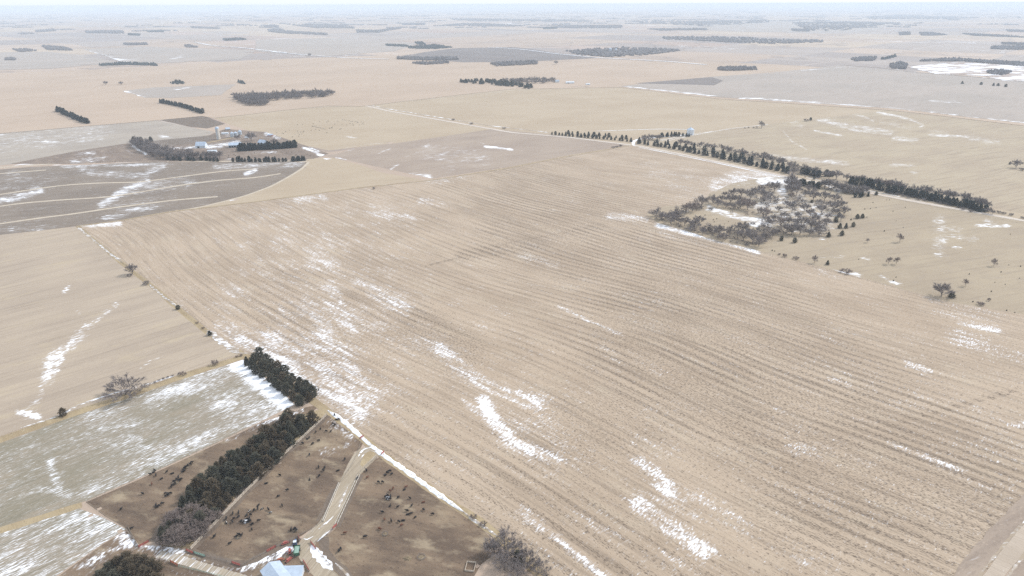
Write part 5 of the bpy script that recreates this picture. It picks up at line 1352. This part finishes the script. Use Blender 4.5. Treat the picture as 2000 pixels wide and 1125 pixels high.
def bunk(a, b, label, w):
    P = U([a, b]); L = float(np.hypot(*(P[1] - P[0])))
    t = thing('feed_bunk', label, 'feed bunk', (float(P[0][0]), float(P[0][1]), .05), math.atan2(P[1][1] - P[0][1], P[1][0] - P[0][0]))
    B().box(0, L, -w / 2, w / 2, -.05, .15).put('floor', M_conc, t)
    B().box(0, L, -w / 2 - .14, -w / 2 - .002, -.05, .55).put('wall', M_conc, t)
    B().box(0, L, w / 2 + .002, w / 2 + .14, -.05, .75).put('wall', M_conc, t)
    B().box(0, L, -w / 2 + .15, w / 2 - .15, .152, .24).put('feed', M_hayb, t)
    pm = bpy.data.meshes.new('post'); b = B(); b.tube((0, 0, 0), (0, 0, 1.5), .06); pm.from_pydata(b.v, [], b.f); pm.materials.append(M_pipe)
    for i in range(int(L / 3) + 1): add('post', pm, t, loc=(min(L, i * 3.0), w / 2 + .25, 0))
    B().tube((0, w / 2 + .25, 1.45), (L, w / 2 + .25, 1.45), .05).put('rail', M_pipe, t)


bunk((631, 1019), (663, 944), 'narrow concrete feed bunk on the left side of the lane', .7)
bunk((701, 928), (656, 1025), 'wide pale concrete feed bunk on the right side of the lane', 1.2)

x, y = at(919, 1108)
t = thing('feed_box', 'open-topped pale feed box at the bottom of the right pen', 'feed box', (x, y, 0), math.radians(-8))
B().box(-2.2, 2.2, -2.9, 2.9, 0, .14).put('floor', M_pen, t)
for n_, bx in (('wall', (-2.35, -2.2, -3.05, 3.05)), ('wall', (2.2, 2.35, -3.05, 3.05)), ('wall', (-2.2, 2.2, 2.9, 3.05)), ('wall', (-2.2, 2.2, -3.05, -2.9))):
    B().box(*bx, -.05, 1.1).put(n_, M_pale, t)


def ring(px, label, r_=1.5, hay=.5, snow=False):
    x, y = at(*px); t = thing('hay_ring', label, 'hay feeder', (x, y, 0), random.uniform(0, 3))
    b = B()
    for z in (.25, .75, 1.15):
        for i in range(20):
            a, c = 6.2832 * i / 20, 6.2832 * (i + 1) / 20
            b.tube((r_ * math.cos(a), r_ * math.sin(a), z), (r_ * math.cos(c), r_ * math.sin(c), z), .05, k=4, cap=False)
    for i in range(12):
        a = 6.2832 * i / 12; b.tube((r_ * math.cos(a), r_ * math.sin(a), 0), (r_ * math.cos(a), r_ * math.sin(a), 1.15), .04, k=4)
    b.put('ring', M_pipe, t)
    h = B(); h.lathe([(r_ * .98, 0), (r_ * .8, hay * .6), (r_ * .4, hay), (.02, hay * 1.1)], 14)
    h.v = [(a * random.uniform(.85, 1.1), c * random.uniform(.85, 1.1), d * random.uniform(.8, 1.2)) for a, c, d in h.v]
    h.put('hay', M_snow if snow else M_hayb, t)


ring((823, 1089), 'round dark hay ring standing alone low in the right pen', 2.0, .3)
ring((752, 1044), 'hay ring with pale hay and no cattle in the right pen', 1.6, .8)
ring((758, 973), 'hay ring crowded by black cattle in the right pen', 1.6, .9, True)
ring((480, 1019), 'hay ring with a huddle of cattle in the middle pen', 1.7, .9, True)
ring((466, 1050), 'hay ring lower down in the middle pen', 1.5, .7)
ring((343, 944), 'hay ring under the densest huddle in the left pen', 1.7, .8)
ring((577, 1037), 'hay ring near the lane fence in the middle pen', 1.4, .6)
ring((365, 914), 'hay ring beside the line of cattle in the left pen', 1.4, .7)
x, y = at(796, 1091)
h = B(); h.lathe([(2.6, 0), (2.1, .5), (1.2, .9), (.1, 1.1)], 16); h.v = [(a * random.uniform(.7, 1.2), c * random.uniform(.7, 1.2) * .7, d * random.uniform(.6, 1.1)) for a, c, d in h.v]
o = h.put('spoil_heap', M_hayb, None, label='low trampled heap of old bedding beside the lone hay ring', cat='heap'); o.location = (x, y, .0)


# ------------------------------------------------------------------ machines in the yard
def wheel(t, x, y, r, w):
    b = B(); b.tube((x, y - w / 2, r), (x, y + w / 2, r), r, k=14); wh = b.put('wheel', M_tyre, t)
    b = B(); b.tube((x, y - w / 2 - .03, r), (x, y + w / 2 + .03, r), r * .5, k=10); b.put('rim', M_pale, wh)


x, y = at(581, 1080)
t = thing('feed_wagon', 'green feed wagon parked beside the lane bend', 'feed wagon', (x, y, 0), math.radians(100))
b = B(); b.v += [(-2.6, -1.1, 1.0), (2.6, -1.1, 1.0), (2.6, 1.1, 1.0), (-2.6, 1.1, 1.0), (-2.9, -1.5, 2.7), (2.9, -1.5, 2.7), (2.9, 1.5, 2.7), (-2.9, 1.5, 2.7)]
b.f += [(3, 2, 1, 0), (0, 1, 5, 4), (1, 2, 6, 5), (2, 3, 7, 6), (3, 0, 4, 7)]; b.put('hopper', M_greenp, t)
B().box(-2.5, 2.5, -1.2, 1.2, 2.1, 2.3).put('load', M_paleg, t)
B().box(-2.8, 3.6, -.5, .5, .7, .95).put('chassis', M_greenp, t)
for wx in (-1.6, 1.6):
    for wy in (-1.25, 1.25): wheel(t, wx, wy, .6, .4)
x, y = at(577, 1064)
t = thing('tractor', 'blue tractor hitched in front of the green wagon', 'tractor', (x, y, 0), math.radians(100))
B().box(.3, 2.4, -.45, .45, .9, 1.7).put('hood', M_bluep, t)
c = B().box(-1.1, .3, -.75, .75, 1.0, 2.6).put('cab', M_glass, t)
B().box(-1.2, .4, -.85, .85, 2.602, 2.75).put('roof', M_white, c)
B().box(-1.4, -.2, -1.2, 1.2, 1.5, 1.62).put('fender', M_bluep, t)
for wy in (-.95, .95): wheel(t, -.7, wy, .85, .5); wheel(t, 1.8, wy * .85, .55, .35)
for px, rz_, lb in [((568, 1078), 110, 'red farm implement standing left of the green wagon'), ((558, 1064), 30, 'red implement in the snow by the middle pen gate'), ((548, 1097), 15, 'orange red implement behind the yard shed'), ((566, 1096), 60, 'red implement between the shed and the lane')]:
    x, y = at(*px); t = thing('farm_implement', lb, 'implement', (x, y, 0), math.radians(rz_))
    f = B(); m_ = M_rust if 'orange' in lb else M_red
    f.box(-2.0, 2.0, -.1, .1, .7, .9); f.box(-2.0, 2.0, .9, 1.1, .7, .9); f.box(-2.0, -1.8, .102, .898, .7, .9); f.box(1.8, 2.0, .102, .898, .7, .9); f.box(-.1, .1, 1.1, 2.6, .65, .85)
    f.put('frame', m_, t)
    B().box(-1.2, 1.2, .1, .9, .902, 1.7).put('seed_box', m_, t)
    for i in range(5): B().tube((-1.8 + .9 * i, -.2, .7), (-1.8 + .9 * i, -.5, .02), .06, .03, 5).put('tine', M_pipe, t)
    for wx in (-2.2, 2.2): b = B(); b.tube((wx - .1, .5, .45), (wx + .1, .5, .45), .45, k=12); b.put('wheel', M_tyre, t)

# ------------------------------------------------------------------ cattle
M_cblack = simple('black_hide', (.016, .015, .016), .75, .3, .5)
M_cred = simple('red_brown_hide', (.13, .05, .028), .75, .3, .5)
s = N('black_hide_white_patch')
co = s.n('TexCoord').outputs['Object']
M_cmix = s.done(s.mix(s.step(s.noise(.55, .55, 0, 1, .5, 3, 0, co), .54, .58), (.016, .015, .016), (.55, .52, .48)), .75)


def cow_mesh(pose):
    if pose == 'graze': hd = [(.95, 0, 1.02, .17), (1.22, 0, .66, .13), (1.36, 0, .24, .09)]; dz = 0
    elif pose == 'lie': hd = [(.92, .05, 1.30, .16), (1.16, .12, 1.50, .13), (1.42, .18, 1.40, .09)]; dz = -.62
    else: hd = [(.95, 0, 1.30, .18), (1.22, 0, 1.46, .14), (1.52, 0, 1.32, .09)]; dz = 0
    V = [(-.80, 0, 1.14, .29), (0, 0, 1.06, .38), (.62, 0, 1.10, .32)] + hd; E = [(0, 1), (1, 2), (2, 3), (3, 4), (4, 5)]
    V += [(-1.08, 0, 1.22, .06), (-1.14, 0, .70, .035)]; E += [(0, 6), (6, 7)]
    for sy in (-1, 1):
        n = len(V)
        if pose == 'lie':
            V += [(-.75, sy * .34, .85, .17), (-.35, sy * .52, .72, .08), (-.80, sy * .55, .68, .05), (.62, sy * .28, .85, .13), (.95, sy * .34, .72, .07), (.65, sy * .40, .68, .05)]
        else:
            o_ = .06 * sy
            V += [(-.78 + o_, sy * .20, .82, .16), (-.90 + o_, sy * .21, .46, .075), (-.82 + o_, sy * .21, .04, .07), (.58 - o_, sy * .19, .80, .13), (.60 - o_, sy * .19, .42, .075), (.58 - o_, sy * .19, .04, .07)]
        E += [(0, n), (n, n + 1), (n + 1, n + 2), (2, n + 3), (n + 3, n + 4), (n + 4, n + 5)]
        m = len(V); hx, hy, hz, _ = hd[1]; V.append((hx - .06, hy + sy * .24, hz + .05, .045)); E.append((4, m))
    me = bpy.data.meshes.new('cow')
    me.from_pydata([(a, b_, max(c + dz, .03)) for a, b_, c, _ in V], E, [])
    ob = bpy.data.objects.new('cow', me); COL.objects.link(ob)
    ob.modifiers.new('skin', 'SKIN')
    for i, v in enumerate(V):
        r_ = v[3] * (1.16 if i < 4 else 1.1); me.skin_vertices[0].data[i].radius = (r_, r_ * (1.18 if i < 3 else 1))
    me.skin_vertices[0].data[1].use_root = True
    sb = ob.modifiers.new('sub', 'SUBSURF'); sb.levels = 1; sb.render_levels = 1
    dg = bpy.context.evaluated_depsgraph_get(); dg.update()
    out = bpy.data.meshes.new_from_object(ob.evaluated_get(dg))
    bpy.data.objects.remove(ob)
    out.polygons.foreach_set('use_smooth', [True] * len(out.polygons))
    return out


COWS = {}
for po in ('stand', 'graze', 'lie'):
    m0 = cow_mesh(po)
    for cn, mt in (('black', M_cblack), ('red', M_cred), ('mixed', M_cmix)):
        m1 = m0.copy(); m1.name = 'cow'; m1.materials.clear(); m1.materials.append(mt); COWS[po, cn] = m1


def cow(px, colr, label, group, pose=None, rz=None):
    x, y = at(*px)
    po = pose or random.choices(('stand', 'graze', 'lie'), (5, 3, 2))[0]
    o = add('cow', COWS[po, colr], None, label, 'cow', group, None, (x, y, zz(x, y) + .16), random.uniform(0, 6.28) if rz is None else rz)
    k = random.uniform(.88, 1.04); o.scale = (k, k, k)


def herd(pts, ox, oy, k, colr, label, group, **kw):
    for p in pts: cow((ox + p[0] / k, oy + p[1] / k + .6), colr, label, group, **kw)


herd([(1500, 218), (1490, 232), (1470, 240), (1455, 250), (1445, 262), (1435, 275), (1430, 292), (1442, 284)], 0, 850, 4, 'black', 'black cow in the slanting line at hay in the left pen', 'line of black cattle in the left pen', pose='stand')
herd([(1210, 275), (1200, 292), (1175, 310), (1220, 318), (1305, 290), (1347, 300), (1262, 342)], 0, 850, 4, 'black', 'black cow in the loose group near the top of the left pen', 'loose black cattle in the left pen')
herd([(1395, 335), (1415, 348), (1380, 352), (1360, 365), (1372, 380), (1350, 395), (1340, 408), (1402, 358)], 0, 850, 4, 'black', 'black cow in the dense huddle of the left pen', 'huddle of black cattle in the left pen', pose='stand')
herd([(1295, 460), (1315, 470), (1332, 460), (1300, 478)], 0, 850, 4, 'black', 'black cow in the tight group below the huddle', 'tight black group in the left pen', pose='stand')
herd([(1220, 550), (1240, 557), (1270, 540), (1225, 570)], 0, 850, 4, 'black', 'black cow in the lowest group of the left pen', 'lowest black group in the left pen', pose='stand')
cow((297, 947), 'red', 'dark red calf alone at the middle of the left pen', None, 'stand')
cow((279, 966), 'black', 'black cow alone left of the tight group', None, 'stand', 2.8)
cow((237, 996), 'black', 'black cow alone near the point of the left pen', None, 'stand', 1.3)
cow((257.5, 1034), 'black', 'black cow beside the short grey board fence', None, 'stand', .5)

herd([(1015, 845), (1028, 880), (1048, 880), (1003, 915), (1017, 925), (905, 950), (868, 980), (950, 972), (985, 975), (815, 1020), (800, 1030), (890, 1047), (843, 1072), (765, 1068)], 400, 600, 4, 'black', 'black cow at the narrow top of the middle pen', 'black cattle at the top of the middle pen')
herd([(1418, 158), (1695, 192), (1490, 255), (1537, 260), (1528, 280), (1640, 278), (1495, 322), (1420, 348), (1187, 318), (1080, 378), (1245, 432), (1175, 482), (1205, 553)], 250, 850, 4, 'black', 'black cow scattered over the middle pen', 'scattered black cattle in the middle pen')
herd([(1018, 550), (1015, 578), (985, 592), (1098, 585), (925, 628), (958, 625), (865, 612), (820, 618), (862, 638), (828, 655), (770, 655), (818, 682), (1022, 672), (970, 703), (968, 740)], 250, 850, 4, 'black', 'black cow in the loose herd round the hay ring', 'loose black herd in the middle pen')
herd([(885, 678), (905, 684), (930, 662), (950, 655), (938, 682), (955, 672)], 250, 850, 4, 'black', 'black cow feeding at the crowded hay ring', 'black cattle at the middle pen hay ring', pose='stand')
herd([(1048, 577), (950, 600), (1113, 612), (770, 686)], 250, 850, 4, 'mixed', 'black and white cow among the loose herd', 'black and white cattle in the middle pen')
herd([(848, 798), (868, 782), (887, 790)], 250, 850, 4, 'black', 'black cow at the lower hay ring of the middle pen', 'black cattle at the lower hay ring', pose='stand')
herd([(1275, 745), (1302, 738), (1314, 750)], 250, 850, 4, 'black', 'black cow at the hay ring by the lane fence', 'black cattle at the ring by the lane', pose='stand')
cow((419, 1050), 'black', 'black cow standing apart near the board fence end', None, 'stand', 1.2)
cow((449, 1063.5), 'black', 'black cow alone above the lowest red gate', None, 'stand', .6)

herd([(645, 285), (628, 298), (660, 308), (608, 320)], 600, 850, 4, 'black', 'black cow in the group of four at the top of the right pen', 'four black cattle at the top of the right pen')
herd([(558, 372), (590, 372)], 600, 850, 4, 'black', 'black cow of the pair below the top group', 'pair of black cattle in the right pen', pose='stand', rz=-.6)
herd([(463, 280), (392, 340)], 600, 850, 4, 'black', 'black cow close to the feed bunk in the right pen', 'black cattle near the bunk')
herd([(617, 485), (625, 500), (652, 484), (645, 503), (630, 474)], 600, 850, 4, 'black', 'black cow crowding the hay ring of the right pen', 'black cattle at the right pen hay ring', pose='stand')
herd([(712, 490), (803, 497), (758, 428), (648, 553), (708, 565), (817, 555), (587, 605), (780, 595), (785, 620), (812, 618), (843, 642), (910, 587), (980, 620), (657, 675), (717, 680), (750, 668)], 600, 850, 4, 'black', 'black cow in the middle of the right pen', 'black cattle across the right pen')
herd([(470, 335), (672, 420), (650, 440), (772, 410), (908, 525), (605, 663), (737, 708), (567, 738)], 600, 850, 4, 'red', 'red brown cow among the black cattle of the right pen', 'red brown cattle in the right pen')
cow((674, 1043), 'red', 'red brown calf alone near the end of the long feed bunk', None, 'stand')
cow((713, 1050.5), 'black', 'black cow standing broadside low in the right pen', None, 'stand', 0.05)
herd([(250, 908), (264, 893)], 600, 850, 4, 'black', 'black cow of the lowest pair in the right pen', 'lowest pair in the right pen', pose='stand')
herd([(497, 150), (563, 147), (553, 155), (640, 147), (677, 137), (690, 137), (703, 140), (727, 145), (742, 148), (755, 148), (775, 150), (790, 152), (795, 158), (822, 152), (838, 155), (830, 168), (842, 170), (735, 165), (755, 168), (672, 172), (710, 177), (760, 178), (808, 177), (615, 170), (447, 165), (325, 175), (365, 172),
      (440, 187), (448, 188), (460, 188), (470, 193), (480, 196), (492, 198), (505, 200), (515, 203), (527, 206), (540, 208), (575, 203), (590, 200), (597, 195), (655, 210), (664, 208), (432, 220), (465, 210), (495, 220), (553, 238), (325, 225), (350, 232), (375, 225), (370, 232), (305, 252), (335, 265), (340, 252), (357, 248), (330, 240), (285, 270), (260, 217), (232, 230), (205, 240), (163, 238), (215, 245)],
     500, 200, 4, 'black', 'distant black cow grazing in the tan hay field', 'distant black herd in the hay field', pose='stand')
herd([(430, 303), (434, 303), (447, 304), (457, 302), (460, 304), (497, 299), (530, 300), (560, 299), (570, 298), (600, 302), (606, 304), (446, 308), (578, 303)], 0, 0, 1, 'black', 'dark cow in the paddock below the farmstead', 'cattle in the farmstead paddock', pose='stand')

# ------------------------------------------------------------------ the air
zlo = float(terrain(XX, YY).min()) - 1.0
b = B().box(-64000, 64000, -64000, 64000, zlo - 2, CAM_H + 6)
hm = bpy.data.materials.new('haze'); hm.use_nodes = True
ht = hm.node_tree; ht.nodes.clear()
ho = ht.nodes.new('ShaderNodeOutputMaterial'); hv = ht.nodes.new('ShaderNodeVolumePrincipled')
hv.inputs['Color'].default_value = (*HAZE_COLOR, 1)
hv.inputs['Density'].default_value = HAZE_DENSITY
ht.links.new(hv.outputs[0], ho.inputs['Volume'])
b.put('haze', hm, None, label='thin bluish winter haze over the whole landscape', kind='stuff')
